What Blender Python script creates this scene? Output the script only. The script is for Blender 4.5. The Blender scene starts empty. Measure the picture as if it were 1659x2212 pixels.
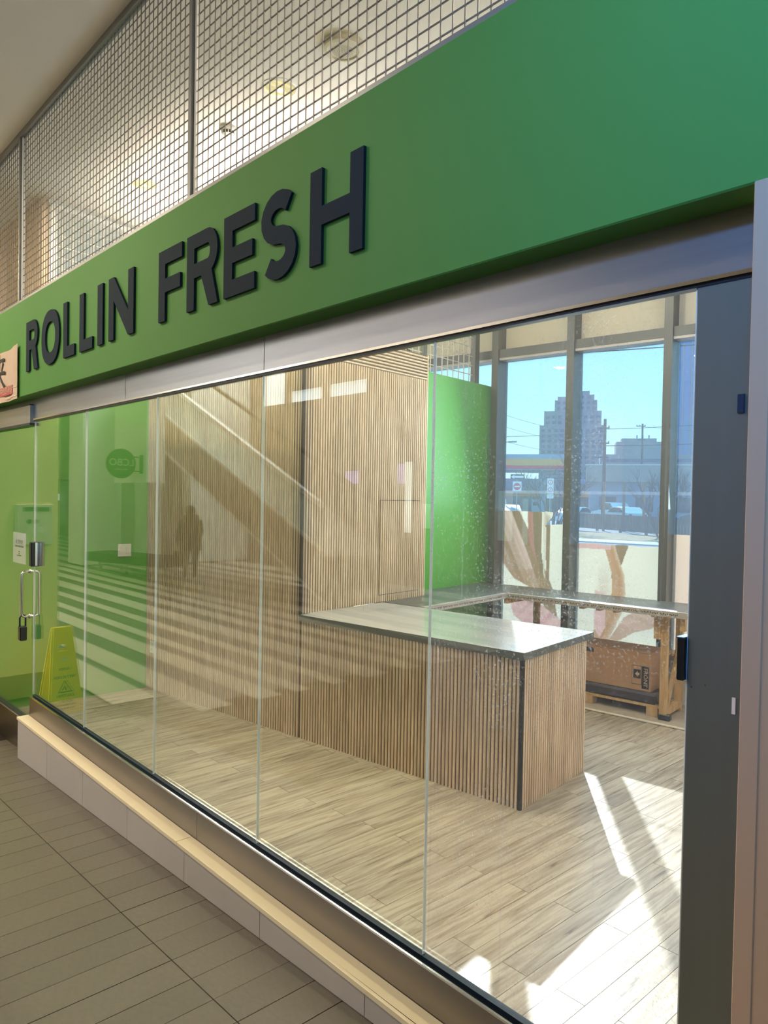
import bpy, bmesh, math, random
from mathutils import Vector, Matrix
random.seed(7)
SC = bpy.context.scene
COL = SC.collection
# ------------------------------------------------------------------ camera
CAM = Vector((0.0, -1.72, 1.892))
yaw, pitch, roll = math.radians(42.3), math.radians(-1.2), math.radians(1.03)
d = Vector((-math.cos(yaw)*math.cos(pitch), math.sin(yaw)*math.cos(pitch), math.sin(pitch)))
r0 = d.cross(Vector((0, 0, 1))).normalized(); u0 = r0.cross(d)
R = r0*math.cos(roll) + u0*math.sin(roll); U = u0*math.cos(roll) - r0*math.sin(roll)
cam_data = bpy.data.cameras.new('camera')
cam_data.sensor_fit = 'VERTICAL'; cam_data.sensor_height = 36.0; cam_data.sensor_width = 27.0
cam_data.lens = 1577.0*36.0/2212.0; cam_data.clip_start = 0.05; cam_data.clip_end = 2000
cam = bpy.data.objects.new('camera', cam_data); COL.objects.link(cam)
m3 = Matrix((R, U, -d)).transposed()
cam.matrix_world = Matrix.Translation(CAM) @ m3.to_4x4()
SC.camera = cam
# ------------------------------------------------------------------ world, sun, daylight, exposure
SC.view_settings.view_transform = 'Standard'; SC.view_settings.look = 'None'
SC.view_settings.exposure = 0.1; SC.view_settings.gamma = 1.0
SC.view_settings.use_curve_mapping = False
SC.cycles.caustics_reflective = False; SC.cycles.caustics_refractive = False; SC.cycles.transparent_max_bounces = 24
w = bpy.data.worlds.new('sky'); SC.world = w; w.use_nodes = True
nt = w.node_tree; nt.nodes.clear()
wo = nt.nodes.new('ShaderNodeOutputWorld'); bg = nt.nodes.new('ShaderNodeBackground')
tc = nt.nodes.new('ShaderNodeTexCoord'); sx = nt.nodes.new('ShaderNodeSeparateXYZ'); rp = nt.nodes.new('ShaderNodeValToRGB')
nt.links.new(tc.outputs['Generated'], sx.inputs[0]); nt.links.new(sx.outputs['Z'], rp.inputs[0])
rp.color_ramp.elements[0].position = 0.0; rp.color_ramp.elements[0].color = (0.62, 0.90, 1.0, 1)
rp.color_ramp.elements[1].position = 0.45; rp.color_ramp.elements[1].color = (0.12, 0.52, 0.88, 1)
e = rp.color_ramp.elements.new(0.13); e.color = (0.40, 0.80, 0.98, 1)
nt.links.new(rp.outputs[0], bg.inputs[0]); bg.inputs[1].default_value = 1.55
nt.links.new(bg.outputs[0], wo.inputs[0])

def lamp(name, kind, energy, color, loc, direction=None, size=1.0, size_y=None, spread=None):
    l = bpy.data.lights.new(name, kind); l.energy = energy; l.color = color
    if kind == 'AREA':
        l.size = size
        if size_y: l.shape = 'RECTANGLE'; l.size_y = size_y
        if spread: l.spread = math.radians(spread)
    o = bpy.data.objects.new(name, l); COL.objects.link(o); o.location = loc
    if direction is not None: o.rotation_euler = Vector(direction).to_track_quat('-Z', 'Y').to_euler()
    return o, l
so, sl = lamp('sun', 'SUN', 8.0, (1.0, 0.97, 0.92), (-30, 40, 30), (0.64, -0.768, -0.60))
sl.angle = math.radians(0.6)
# window wall daylight (at the outside of the shop's own window wall, in the window plane)
TH = math.radians(7.5)
def A(a, b, z=0.0): return Vector((a*math.cos(TH) - b*math.sin(TH), a*math.sin(TH) + b*math.cos(TH), z))
lamp('window_daylight', 'AREA', 70, (0.62, 0.82, 1.0), A(-3.0, 5.02, 2.55), (math.sin(TH)+0.12, -math.cos(TH), -0.25), 2.4, 1.5)
# added cool fill lamp, unseen, from the right end of the hall
lamp('cool_side_fill', 'AREA', 35, (0.45, 0.74, 1.0), (5.6, -3.2, 2.0), (-1, 0.33, 0.06), 3.0, 2.6)
lamp('fascia_blue_fill', 'AREA', 30, (0.05, 0.36, 1.0), (0.6, -3.8, 4.25), (-0.6, 3.8, -0.95), 1.6, 0.4, spread=56)  # added unseen blue fill, aimed at the fascia to turn it teal
# recessed ceiling lamps of the hall
for hx, he in ((-1.6, 8), (-4.2, 46), (-6.8, 70), (-9.4, 60), (-13, 80), (-18, 90), (-23, 90)):
    lamp('hall_downlight', 'AREA', he, (1.0, 0.86, 0.66), (hx, -1.9, 4.53), (0, 0, -1), 0.24, 0.24)
lamp('atrium_fill', 'AREA', 3000, (0.97, 0.98, 1.0), (-15, -8, 7.4), (0, 0.15, -1), 12, 6)  # unseen fill lamp added under the closed atrium ceiling, strengthens the reflections
# recessed ceiling lamps of the shop
for hx, hy in ((-6.12, 0.99), (-4.06, 0.99), (-2.0, 0.99), (-0.4, 0.99), (-3.6, 3.1), (-1.4, 3.1)):
    lamp('shop_downlight', 'AREA', 34 if hy < 2 else 20, (1.0, 0.88, 0.66), (hx, hy, 4.535), (0, 0, -1), 0.2, 0.2)
# added fill lamps hidden above the slatted walls, brightening the ceiling
lamp('ceiling_up_fill', 'AREA', 36, (1.0, 0.93, 0.85), A(-5.4, 2.27, 3.24), (0, 0.05, 1), 2.0, 0.08, spread=95)
lamp('ceiling_up_fill', 'AREA', 26, (1.0, 0.93, 0.85), A(-4.42, 3.0, 3.24), (0.2, 0, 1), 0.08, 1.4, spread=110)
lamp('neighbour_shop_lamp', 'AREA', 110, (1.0, 0.93, 0.90), (-9.5, 3.0, 4.3), (0.1, 0, -1), 2.5, 3)

# ------------------------------------------------------------------ materials
def lin(c):
    c /= 255.0
    return c/12.92 if c <= 0.04045 else ((c + 0.055)/1.055)**2.4
def rgb(r, g, b): return (lin(r), lin(g), lin(b), 1.0)
MATS = {}
def mat(name, col, rough=0.6, metal=0.0, noise=0.0, scale=8.0, bump=0.0, stretch=None, spec=None, island=0.0, coat=0.0):
    if name in MATS: return MATS[name]
    m = bpy.data.materials.new(name); m.use_nodes = True; t = m.node_tree; b = t.nodes['Principled BSDF']
    b.inputs['Roughness'].default_value = rough; b.inputs['Metallic'].default_value = metal
    b.inputs['Base Color'].default_value = col
    if spec is not None: b.inputs['Specular IOR Level'].default_value = spec
    if coat: b.inputs['Coat Weight'].default_value = coat; b.inputs['Coat Roughness'].default_value = 0.08
    src = None
    if noise or bump:
        tc = t.nodes.new('ShaderNodeTexCoord'); mp = t.nodes.new('ShaderNodeMapping'); n = t.nodes.new('ShaderNodeTexNoise')
        t.links.new(tc.outputs['Object'], mp.inputs[0]); t.links.new(mp.outputs[0], n.inputs[0])
        if stretch: mp.inputs['Scale'].default_value = stretch
        n.inputs['Scale'].default_value = scale; n.inputs['Detail'].default_value = 5
        if noise:
            r = t.nodes.new('ShaderNodeMapRange'); r.inputs[1].default_value = 0.25; r.inputs[2].default_value = 0.75
            r.inputs[3].default_value = 1 - noise; r.inputs[4].default_value = 1 + noise
            t.links.new(n.outputs[0], r.inputs[0]); src = r.outputs[0]
        if bump:
            bp = t.nodes.new('ShaderNodeBump'); bp.inputs['Strength'].default_value = bump; bp.inputs['Distance'].default_value = 0.004
            t.links.new(n.outputs[0], bp.inputs['Height']); t.links.new(bp.outputs[0], b.inputs['Normal'])
    if island:
        oi = t.nodes.new('ShaderNodeObjectInfo'); r2 = t.nodes.new('ShaderNodeMapRange')
        r2.inputs[3].default_value = 1 - island; r2.inputs[4].default_value = 1 + island
        t.links.new(oi.outputs['Random'], r2.inputs[0])
        if src is not None:
            mu = t.nodes.new('ShaderNodeMath'); mu.operation = 'MULTIPLY'; t.links.new(src, mu.inputs[0]); t.links.new(r2.outputs[0], mu.inputs[1]); src = mu.outputs[0]
        else: src = r2.outputs[0]
    if src is not None:
        v = t.nodes.new('ShaderNodeVectorMath'); v.operation = 'SCALE'; v.inputs[0].default_value = col[:3]
        t.links.new(src, v.inputs['Scale']); t.links.new(v.outputs[0], b.inputs['Base Color'])
    MATS[name] = m; return m
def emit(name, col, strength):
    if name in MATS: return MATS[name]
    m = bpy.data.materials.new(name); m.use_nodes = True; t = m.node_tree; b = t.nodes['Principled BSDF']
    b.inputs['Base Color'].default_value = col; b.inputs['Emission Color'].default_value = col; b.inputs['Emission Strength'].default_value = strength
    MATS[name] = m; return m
def glass(name, tint, dirt=0.0, haze=0.0, hazecol=(0.8, 0.86, 0.95, 1), scratch=0.0, k=1.0):
    """Clear float glass: straight transmission plus Fresnel mirror, with a film of dust and smears."""
    if name in MATS: return MATS[name]
    m = bpy.data.materials.new(name); m.use_nodes = True; t = m.node_tree; t.nodes.clear(); N = t.nodes.new; L = t.links.new
    out = N('ShaderNodeOutputMaterial'); tr = N('ShaderNodeBsdfTransparent'); tr.inputs[0].default_value = tint
    gl = N('ShaderNodeBsdfGlossy'); gl.inputs['Roughness'].default_value = 0.0; gl.inputs['Color'].default_value = (0.93, 1.0, 0.95, 1)
    ge = N('ShaderNodeNewGeometry'); dt = N('ShaderNodeVectorMath'); dt.operation = 'DOT_PRODUCT'
    L(ge.outputs['Normal'], dt.inputs[0]); L(ge.outputs['Incoming'], dt.inputs[1])
    ab = N('ShaderNodeMath'); ab.operation = 'ABSOLUTE'; L(dt.outputs['Value'], ab.inputs[0])
    om = N('ShaderNodeMath'); om.operation = 'SUBTRACT'; om.inputs[0].default_value = 1.0; L(ab.outputs[0], om.inputs[1])
    pw = N('ShaderNodeMath'); pw.operation = 'POWER'; L(om.outputs[0], pw.inputs[0]); pw.inputs[1].default_value = 5.0
    ma = N('ShaderNodeMath'); ma.operation = 'MULTIPLY_ADD'; L(pw.outputs[0], ma.inputs[0]); ma.inputs[1].default_value = 0.95*k; ma.inputs[2].default_value = 0.043*k
    mx = N('ShaderNodeMixShader'); L(ma.outputs[0], mx.inputs[0]); L(tr.outputs[0], mx.inputs[1]); L(gl.outputs[0], mx.inputs[2])
    res = mx.outputs[0]
    if dirt or haze:
        tc = N('ShaderNodeTexCoord')
        df = N('ShaderNodeBsdfDiffuse'); df.inputs[0].default_value = hazecol; tl = N('ShaderNodeBsdfTranslucent'); tl.inputs[0].default_value = hazecol
        ad = N('ShaderNodeMixShader'); ad.inputs[0].default_value = 0.6; L(df.outputs[0], ad.inputs[1]); L(tl.outputs[0], ad.inputs[2])
        n1 = N('ShaderNodeTexNoise'); n1.inputs['Scale'].default_value = 130; n1.inputs['Detail'].default_value = 6; L(tc.outputs['Object'], n1.inputs[0])
        n2 = N('ShaderNodeTexNoise'); n2.inputs['Scale'].default_value = 2.2; n2.inputs['Detail'].default_value = 4; L(tc.outputs['Object'], n2.inputs[0])
        r1 = N('ShaderNodeMapRange'); r1.inputs[1].default_value = 0.58; r1.inputs[2].default_value = 0.70; L(n1.outputs[0], r1.inputs[0])
        r2 = N('ShaderNodeMapRange'); r2.inputs[1].default_value = 0.42; r2.inputs[2].default_value = 0.66; L(n2.outputs[0], r2.inputs[0])
        mu = N('ShaderNodeMath'); mu.operation = 'MULTIPLY'; L(r1.outputs[0], mu.inputs[0]); L(r2.outputs[0], mu.inputs[1])
        mp = N('ShaderNodeMapping'); mp.inputs['Scale'].default_value = (60, 60, 0.7); L(tc.outputs['Object'], mp.inputs[0])
        n3 = N('ShaderNodeTexNoise'); n3.inputs['Scale'].default_value = 1.0; n3.inputs['Detail'].default_value = 2; L(mp.outputs[0], n3.inputs[0])
        r3 = N('ShaderNodeMapRange'); r3.inputs[1].default_value = 0.66; r3.inputs[2].default_value = 0.74; L(n3.outputs[0], r3.inputs[0])
        mu3 = N('ShaderNodeMath'); mu3.operation = 'MULTIPLY'; L(r3.outputs[0], mu3.inputs[0]); mu3.inputs[1].default_value = scratch
        a1 = N('ShaderNodeMath'); a1.operation = 'MULTIPLY_ADD'; L(mu.outputs[0], a1.inputs[0]); a1.inputs[1].default_value = dirt; a1.inputs[2].default_value = haze
        a2 = N('ShaderNodeMath'); a2.operation = 'ADD'; L(a1.outputs[0], a2.inputs[0]); L(mu3.outputs[0], a2.inputs[1])
        mx2 = N('ShaderNodeMixShader'); L(a2.outputs[0], mx2.inputs[0]); L(res, mx2.inputs[1]); L(ad.outputs[0], mx2.inputs[2]); res = mx2.outputs[0]
    L(res, out.inputs[0]); MATS[name] = m; return m
def wood(name, c1, c2, rough=0.5, scale=(1, 12, 12), island=0.1, nscale=2.5, contrast=(0.35, 0.7), spec=0.3, coat=0.0, rand_off=True, c0=None):
    """Wood grain: long stretched noise plus knots, per-board offset and tone."""
    if name in MATS: return MATS[name]
    m = bpy.data.materials.new(name); m.use_nodes = True; t = m.node_tree; N = t.nodes.new; L = t.links.new; b = t.nodes['Principled BSDF']
    b.inputs['Roughness'].default_value = rough; b.inputs['Specular IOR Level'].default_value = spec
    tc = N('ShaderNodeTexCoord'); oi = N('ShaderNodeObjectInfo'); va = N('ShaderNodeVectorMath'); va.operation = 'ADD'
    sc_ = N('ShaderNodeVectorMath'); sc_.operation = 'SCALE'; sc_.inputs[0].default_value = (13.1, 27.7, 9.3); L(oi.outputs['Random'], sc_.inputs['Scale'])
    L(tc.outputs['Object'], va.inputs[0]); L(sc_.outputs[0], va.inputs[1])
    mp = N('ShaderNodeMapping'); mp.inputs['Scale'].default_value = scale; L(va.outputs[0], mp.inputs[0])
    n = N('ShaderNodeTexNoise'); n.inputs['Scale'].default_value = nscale; n.inputs['Detail'].default_value = 8; n.inputs['Distortion'].default_value = 0.6; n.inputs['Roughness'].default_value = 0.6
    L(mp.outputs[0], n.inputs[0])
    cr = N('ShaderNodeValToRGB'); cr.color_ramp.elements[0].position = contrast[0]; cr.color_ramp.elements[0].color = c1
    cr.color_ramp.elements[1].position = contrast[1]; cr.color_ramp.elements[1].color = c2
    if c0:
        e = cr.color_ramp.elements.new(max(0.0, contrast[0] - 0.04)); e.color = c0
    L(n.outputs[0], cr.inputs[0])
    r2 = N('ShaderNodeMapRange'); r2.inputs[3].default_value = 1 - island; r2.inputs[4].default_value = 1 + island; L(oi.outputs['Random'], r2.inputs[0])
    v = N('ShaderNodeVectorMath'); v.operation = 'SCALE'; L(cr.outputs[0], v.inputs[0]); L(r2.outputs[0], v.inputs['Scale'])
    L(v.outputs[0], b.inputs['Base Color'])
    bp = N('ShaderNodeBump'); bp.inputs['Strength'].default_value = 0.15; bp.inputs['Distance'].default_value = 0.002
    L(n.outputs[0], bp.inputs['Height']); L(bp.outputs[0], b.inputs['Normal'])
    MATS[name] = m; return m
def print_mat(name, rough=0.7, trans=0.0, emis=0.0):
    """Flat print carried by a colour attribute."""
    if name in MATS: return MATS[name]
    m = bpy.data.materials.new(name); m.use_nodes = True; t = m.node_tree; t.nodes.clear(); N = t.nodes.new; L = t.links.new
    at = N('ShaderNodeVertexColor'); at.layer_name = 'print'; out = N('ShaderNodeOutputMaterial')
    df = N('ShaderNodeBsdfDiffuse'); L(at.outputs[0], df.inputs[0]); res = df.outputs[0]
    if trans:
        tl = N('ShaderNodeBsdfTranslucent'); L(at.outputs[0], tl.inputs[0]); mx = N('ShaderNodeMixShader'); mx.inputs[0].default_value = trans
        L(res, mx.inputs[1]); L(tl.outputs[0], mx.inputs[2]); res = mx.outputs[0]
    L(res, out.inputs[0]); MATS[name] = m; return m

# ------------------------------------------------------------------ mesh helpers
class MB:
    def __init__(s): s.v = []; s.f = []
    def add(s, vs, fs):
        o = len(s.v); s.v += [tuple(v) for v in vs]; s.f += [tuple(i + o for i in f) for f in fs]; return s
    def box(s, x0, x1, y0, y1, z0, z1):
        return s.add([(x0,y0,z0),(x1,y0,z0),(x1,y1,z0),(x0,y1,z0),(x0,y0,z1),(x1,y0,z1),(x1,y1,z1),(x0,y1,z1)],
                     [(0,3,2,1),(4,5,6,7),(0,1,5,4),(1,2,6,5),(2,3,7,6),(3,0,4,7)])
    def prism(s, poly, axis, lo, hi):
        """poly in the plane normal to axis ('x','y','z'), extruded lo..hi"""
        n = len(poly)
        def P(p, h):
            return {'x': (h, p[0], p[1]), 'y': (p[0], h, p[1]), 'z': (p[0], p[1], h)}[axis]
        vs = [P(p, lo) for p in poly] + [P(p, hi) for p in poly]
        fs = [tuple(range(n)), tuple(range(2*n-1, n-1, -1))] + [(i, i+n, (i+1) % n + n, (i+1) % n) for i in range(n)]
        return s.add(vs, fs)
    def tube(s, pts, r, n=8, caps=True):
        pts = [Vector(p) for p in pts]; rs = r if isinstance(r, (list, tuple)) else [r]*len(pts)
        rings = []; up = None
        for i, p in enumerate(pts):
            dd = (pts[min(i+1, len(pts)-1)] - pts[max(i-1, 0)]).normalized()
            if up is None or abs(up.dot(dd)) > 0.99: up = Vector((0, 0, 1)) if abs(dd.z) < 0.9 else Vector((1, 0, 0))
            a = dd.cross(up).normalized(); b = a.cross(dd); up = b
            rings.append([p + (a*math.cos(2*math.pi*k/n) + b*math.sin(2*math.pi*k/n))*rs[i] for k in range(n)])
        vs = [v for rg in rings for v in rg]; fs = []
        for i in range(len(pts)-1):
            for k in range(n): fs.append((i*n+k, i*n+(k+1) % n, (i+1)*n+(k+1) % n, (i+1)*n+k))
        if caps: fs += [tuple(range(n-1, -1, -1)), tuple(range((len(pts)-1)*n, len(pts)*n))]
        return s.add(vs, fs)
    def lathe(s, prof, c=(0, 0, 0), n=24, axis='z'):
        vs = []; fs = []
        for (r, h) in prof:
            for k in range(n):
                a = 2*math.pi*k/n; x, y = r*math.cos(a), r*math.sin(a)
                p = {'z': (x, y, h), 'y': (x, h, y), 'x': (h, x, y)}[axis]
                vs.append((p[0]+c[0], p[1]+c[1], p[2]+c[2]))
        for i in range(len(prof)-1):
            for k in range(n): fs.append((i*n+k, i*n+(k+1) % n, (i+1)*n+(k+1) % n, (i+1)*n+k))
        fs += [tuple(range(n-1, -1, -1)), tuple(range((len(prof)-1)*n, len(prof)*n))]
        return s.add(vs, fs)
    def mesh(s, name, bevel=0.0):
        me = bpy.data.meshes.new(name); me.from_pydata(s.v, [], s.f)
        bm = bmesh.new(); bm.from_mesh(me); bmesh.ops.recalc_face_normals(bm, faces=bm.faces)
        if bevel:
            bmesh.ops.bevel(bm, geom=[e for e in bm.edges if len(e.link_faces) == 2 and e.calc_face_angle(0) > 0.5], offset=bevel, segments=1, affect='EDGES')
        bm.to_mesh(me); bm.free(); return me
def smooth(o):
    for p in o.data.polygons: p.use_smooth = True
    return o
def obj(name, mb, m, parent=None, bevel=0.0, loc=None, rz=None, sm=False, shift=None):
    me = mb if isinstance(mb, bpy.types.Mesh) else mb.mesh(name, bevel)
    if m is not None and not me.materials: me.materials.append(m)
    o = bpy.data.objects.new(name, me); COL.objects.link(o)
    if parent: o.parent = parent
    if loc is not None: o.location = loc
    if rz is not None: o.rotation_euler[2] = rz
    if sm:
        smooth(o)
        bm = bmesh.new(); bm.from_mesh(o.data)
        for e in bm.edges: e.smooth = not (len(e.link_faces) == 2 and e.calc_face_angle(0) > 0.7)
        bm.to_mesh(o.data); bm.free()
    return o
def tag(o, label=None, cat=None, group=None, kind=None):
    if label: o['label'] = label
    if cat: o['category'] = cat
    if group: o['group'] = group
    if kind: o['kind'] = kind
    return o
def thing(name, label, cat, loc=(0, 0, 0), rz=0.0, group=None, kind=None):
    o = bpy.data.objects.new(name, None); COL.objects.link(o); o.location = loc; o.rotation_euler[2] = rz; o.empty_display_size = 0.1
    return tag(o, label, cat, group, kind)
def copy_tree(o, parent=None):
    c = o.copy(); COL.objects.link(c); c.parent = parent
    for ch in [x for x in SC.objects if x.parent == o]: copy_tree(ch, c)
    return c
def struct(name, mb, m, parent=None, **k):
    o = obj(name, mb, m, parent, **k)
    if parent is None: o['kind'] = 'structure'
    return o
def bx(x0, x1, y0, y1, z0, z1): return MB().box(x0, x1, y0, y1, z0, z1)
def text_mesh(s, size, extrude=0.0008, bold=0.0, xs=1.0, align='CENTER', spacing=1.0):
    """text in the local XZ plane, facing -Y, centred on the origin"""
    c = bpy.data.curves.new('lettering', 'FONT'); c.body = s; c.size = size; c.extrude = extrude; c.offset = bold
    c.align_x = align; c.align_y = 'CENTER'; c.resolution_u = 3; c.space_character = spacing
    o = bpy.data.objects.new('lettering', c); COL.objects.link(o); bpy.context.view_layer.update()
    me = bpy.data.meshes.new_from_object(o); bpy.data.objects.remove(o); bpy.data.curves.remove(c)
    me.transform(Matrix.Rotation(math.pi/2, 4, 'X') @ Matrix.Diagonal((xs, 1, 1, 1))); me.materials.clear()
    return me
def text(name, s, size, m, loc, rz=0.0, parent=None, ry=0.0, **k):
    me = text_mesh(s, size, **k); me.materials.append(m)
    o = bpy.data.objects.new(name, me); COL.objects.link(o); o.location = loc; o.rotation_euler = (0, ry, rz); o.parent = parent
    return o

# materials
M_green = mat('green paint', rgb(92, 168, 62), 0.42, noise=0.015, scale=1.5)
M_fascia = mat('fascia green paint', rgb(90, 150, 70), 0.62, noise=0.02, scale=2.0, bump=0.02, spec=0.22)
M_letter = mat('dark slate letter', rgb(22, 42, 56), 0.75, spec=0.18)
M_steel = mat('brushed steel', rgb(168, 168, 172), 0.30, 0.75, noise=0.06, scale=1.0, stretch=(0.6, 3, 60), bump=0.03)
M_steeld = mat('brushed steel dark', rgb(140, 132, 124), 0.36, 1.0, noise=0.15, scale=1.2, stretch=(0.8, 3, 3), bump=0.02)
M_col = mat('column cladding', rgb(124, 126, 118), 0.36, 0.35, noise=0.05, scale=2.0, stretch=(8, 1, 0.3))
M_gasket = mat('black gasket', rgb(18, 30, 44), 0.35)
M_chrome = mat('polished chrome', rgb(225, 222, 214), 0.12, 1.0)
M_black = mat('black plastic', rgb(26, 28, 33), 0.3)
M_gap = mat('dark joint', rgb(40, 36, 32), 0.9)
M_white = mat('white painted wall', rgb(226, 216, 204), 0.7, noise=0.02, scale=2)
M_ceil = mat('ceiling paint', rgb(240, 230, 218), 0.8, noise=0.02, scale=1.2)
M_ceilh = mat('hall ceiling paint', rgb(240, 234, 224), 0.9, spec=0.1)
M_wtrim = mat('white trim', rgb(238, 236, 232), 0.5)
M_pil = mat('pale pilaster paint', rgb(206, 172, 146), 0.6, noise=0.02, scale=3)
M_wire = mat('grey mesh wire', rgb(120, 114, 110), 0.45, 0.3)
M_wireframe = mat('grey mesh frame', rgb(140, 140, 138), 0.4, 0.4)
M_wirew = mat('white mesh wire', rgb(206, 200, 190), 0.5)
M_slat = wood('oak slat', rgb(204, 176, 148), rgb(236, 212, 184), 0.45, (8, 8, 1.2), 0.10, 3.0)
M_back = mat('dark felt backing', rgb(112, 90, 74), 0.95)
M_seam = mat('seam shadow gap', rgb(40, 30, 26), 0.95)
M_plank = wood('grey oak plank', rgb(150, 132, 112), rgb(190, 176, 156), 0.36, (13, 0.8, 1), 0.12, 3.0, (0.37, 0.60), 0.4, c0=rgb(112, 97, 82))
M_sub = mat('dark subfloor', rgb(60, 52, 46), 0.9)
M_tile = mat('brown hall tile', rgb(104, 96, 82), 0.42, noise=0.10, scale=5, bump=0.06, stretch=(1, 6, 1), island=0.06)
M_grout = mat('dark grout', rgb(46, 40, 32), 0.9)
M_farfloor = mat('dark floor field', rgb(96, 84, 74), 0.4, noise=0.05, scale=2)
M_band = mat('pale floor band', rgb(206, 192, 172), 0.4, noise=0.05, scale=2)
M_plinth = mat('plinth face tile', rgb(186, 176, 166), 0.5, noise=0.04, scale=5, island=0.025)
M_ledge = mat('plinth top slab', rgb(242, 222, 182), 0.45, noise=0.02, scale=6)
M_frame = mat('grey aluminium frame', rgb(104, 106, 106), 0.38, 0.4, noise=0.04, scale=1, stretch=(2, 2, 0.4))
M_span = mat('cream spandrel panel', rgb(238, 228, 206), 0.7, noise=0.02, scale=2)
M_ctop = mat('dark steel laminate', rgb(188, 188, 186), 0.2, 0.0, noise=0.10, scale=3, stretch=(1, 5, 1), spec=0.8, coat=0.5)
M_ctedge = mat('laminate edge', rgb(92, 94, 88), 0.4)
M_btop = mat('worn dark worktop', rgb(96, 96, 92), 0.35, noise=0.2, scale=6, bump=0.05)
M_angle = mat('zinc angle', rgb(196, 186, 176), 0.4, 0.4)
M_lumber = wood('raw lumber', rgb(186, 146, 98), rgb(218, 182, 132), 0.65, (10, 10, 1), 0.06, 3)
M_card = mat('brown cardboard', rgb(186, 144, 110), 0.85, noise=0.05, scale=8)
M_print = mat('black box print', rgb(44, 44, 52), 0.8)
M_plastic = mat('dark shrink film', rgb(62, 54, 62), 0.3, noise=0.2, scale=10)
M_conc = mat('bare concrete', rgb(176, 162, 146), 0.85, noise=0.12, scale=9, bump=0.05)
M_paper = mat('paper', rgb(232, 232, 226), 0.8)
M_ink = mat('black ink', rgb(48, 46, 44), 0.8)
M_poster = mat('cream poster paper', rgb(214, 190, 168), 0.8, noise=0.04, scale=14)
M_red = mat('red print', rgb(206, 92, 96), 0.8)
M_glass = glass('storefront glass', (0.93, 0.965, 0.94, 1), dirt=0.06, haze=0.004, scratch=0.0, k=1.15)
M_glassd = glass('dusty storefront glass', (0.95, 0.97, 0.965, 1), dirt=0.45, haze=0.022, scratch=0.10, k=1.0)
M_edge = mat('polished glass edge', rgb(240, 244, 242), 0.2)
M_winglass = glass('dusty window glass', (0.93, 0.97, 1.0, 1), dirt=0.14, haze=0.085, hazecol=(0.62, 0.76, 1.0, 1), scratch=0.03)
M_film = print_mat('window graphic print', trans=0.68)

# ================================================================== STRUCTURE
# ---- shop floor: sub slab with single planks
fl = tag(obj('floor', bx(-7.4, 0.3, 0.03, 7.0, -0.25, -0.012), M_sub), kind='structure')
plank_me = bx(-0.0602, 0.0602, -0.6235, 0.6235, -0.01, 0.0).mesh('plank'); plank_me.materials.append(M_plank)
def ylim(x):
    a_edge = 4.50 if x > -4.1 else 2.26
    return (a_edge + x*math.sin(TH))/math.cos(TH)
k = -11
while True:
    xc = -1.954 - 0.1225*(k + 0.5)
    if xc < -6.80: break
    off = 0.617 - 0.014*k + (0.553 if k % 2 else 0.0)
    y1 = ylim(xc)
    j = -1
    s = off - 1.25*3
    while s < y1:
        a0, a1 = max(s, 0.06), min(s + 1.25, y1)
        if a1 - a0 > 0.03:
            o = obj('plank', plank_me, None, fl); o.location = (xc, (a0+a1)/2, 0.0005*((k*7) % 3)/3); o.scale = (1, (a1-a0-0.003)/1.247, 1)
        s += 1.25
    k += 1
# bare concrete margin by the window
cs = obj('concrete_margin', MB().prism([tuple(A(-4.65, 4.53)[:2]), tuple(A(0.1, 4.53)[:2]), tuple(A(0.1, 5.3)[:2]), tuple(A(-4.65, 5.3)[:2])], 'z', -0.012, -0.002), M_conc, fl)

# ---- hall floor (ramp) with single tiles and pale bands
KR = 0.0513
def hz(x): return KR*(max(x, -6.2) + 4.388)
hf = MB()
prof = [(-36, hz(-36)), (-6.2, hz(-6.2)), (7.5, hz(7.5))]
for (xa, za), (xb, zb) in zip(prof[:-1], prof[1:]):
    hf.add([(xa,-12.2,za-0.3),(xb,-12.2,zb-0.3),(xb,0.03,zb-0.3),(xa,0.03,za-0.3),(xa,-12.2,za-0.012),(xb,-12.2,zb-0.012),(xb,0.03,zb-0.012),(xa,0.03,za-0.012)],
           [(0,3,2,1),(4,5,6,7),(0,1,5,4),(1,2,6,5),(2,3,7,6),(3,0,4,7)])
hall = tag(obj('hall_floor', hf, M_grout), kind='structure')
tile_me = bx(-0.5, 0.5, -0.5, 0.5, -0.01, 0.0).mesh('tile'); tile_me.materials.append(M_tile)
xt = -6.1; ang = math.atan(KR)
PIT = 0.1605; xt = -4.187 - PIT*13
rows = [(-0.434, -0.004), (-1.047, -0.434), (-1.66, -1.047), (-2.26, -1.66)]
while xt < 0.3:
    for ri, (ya, yb) in enumerate(rows):
        if ri == 2 and xt < -3.6 or ri == 3 and xt < -2.4: continue
        g = random.choice((0.0012, 0.0018, 0.0035, 0.005)); gy = 0.0045 if ri else 0.004
        o = obj('tile', tile_me, None, hall); xc = xt + PIT/2
        o.location = (xc, (ya+yb)/2, KR*(xc+4.388) if xc > -6.2 else hz(xc)); o.rotation_euler[1] = -ang if xc > -6.2 else 0
        o.scale = (PIT - g, yb - ya - gy, 1)
    xt += PIT
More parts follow.
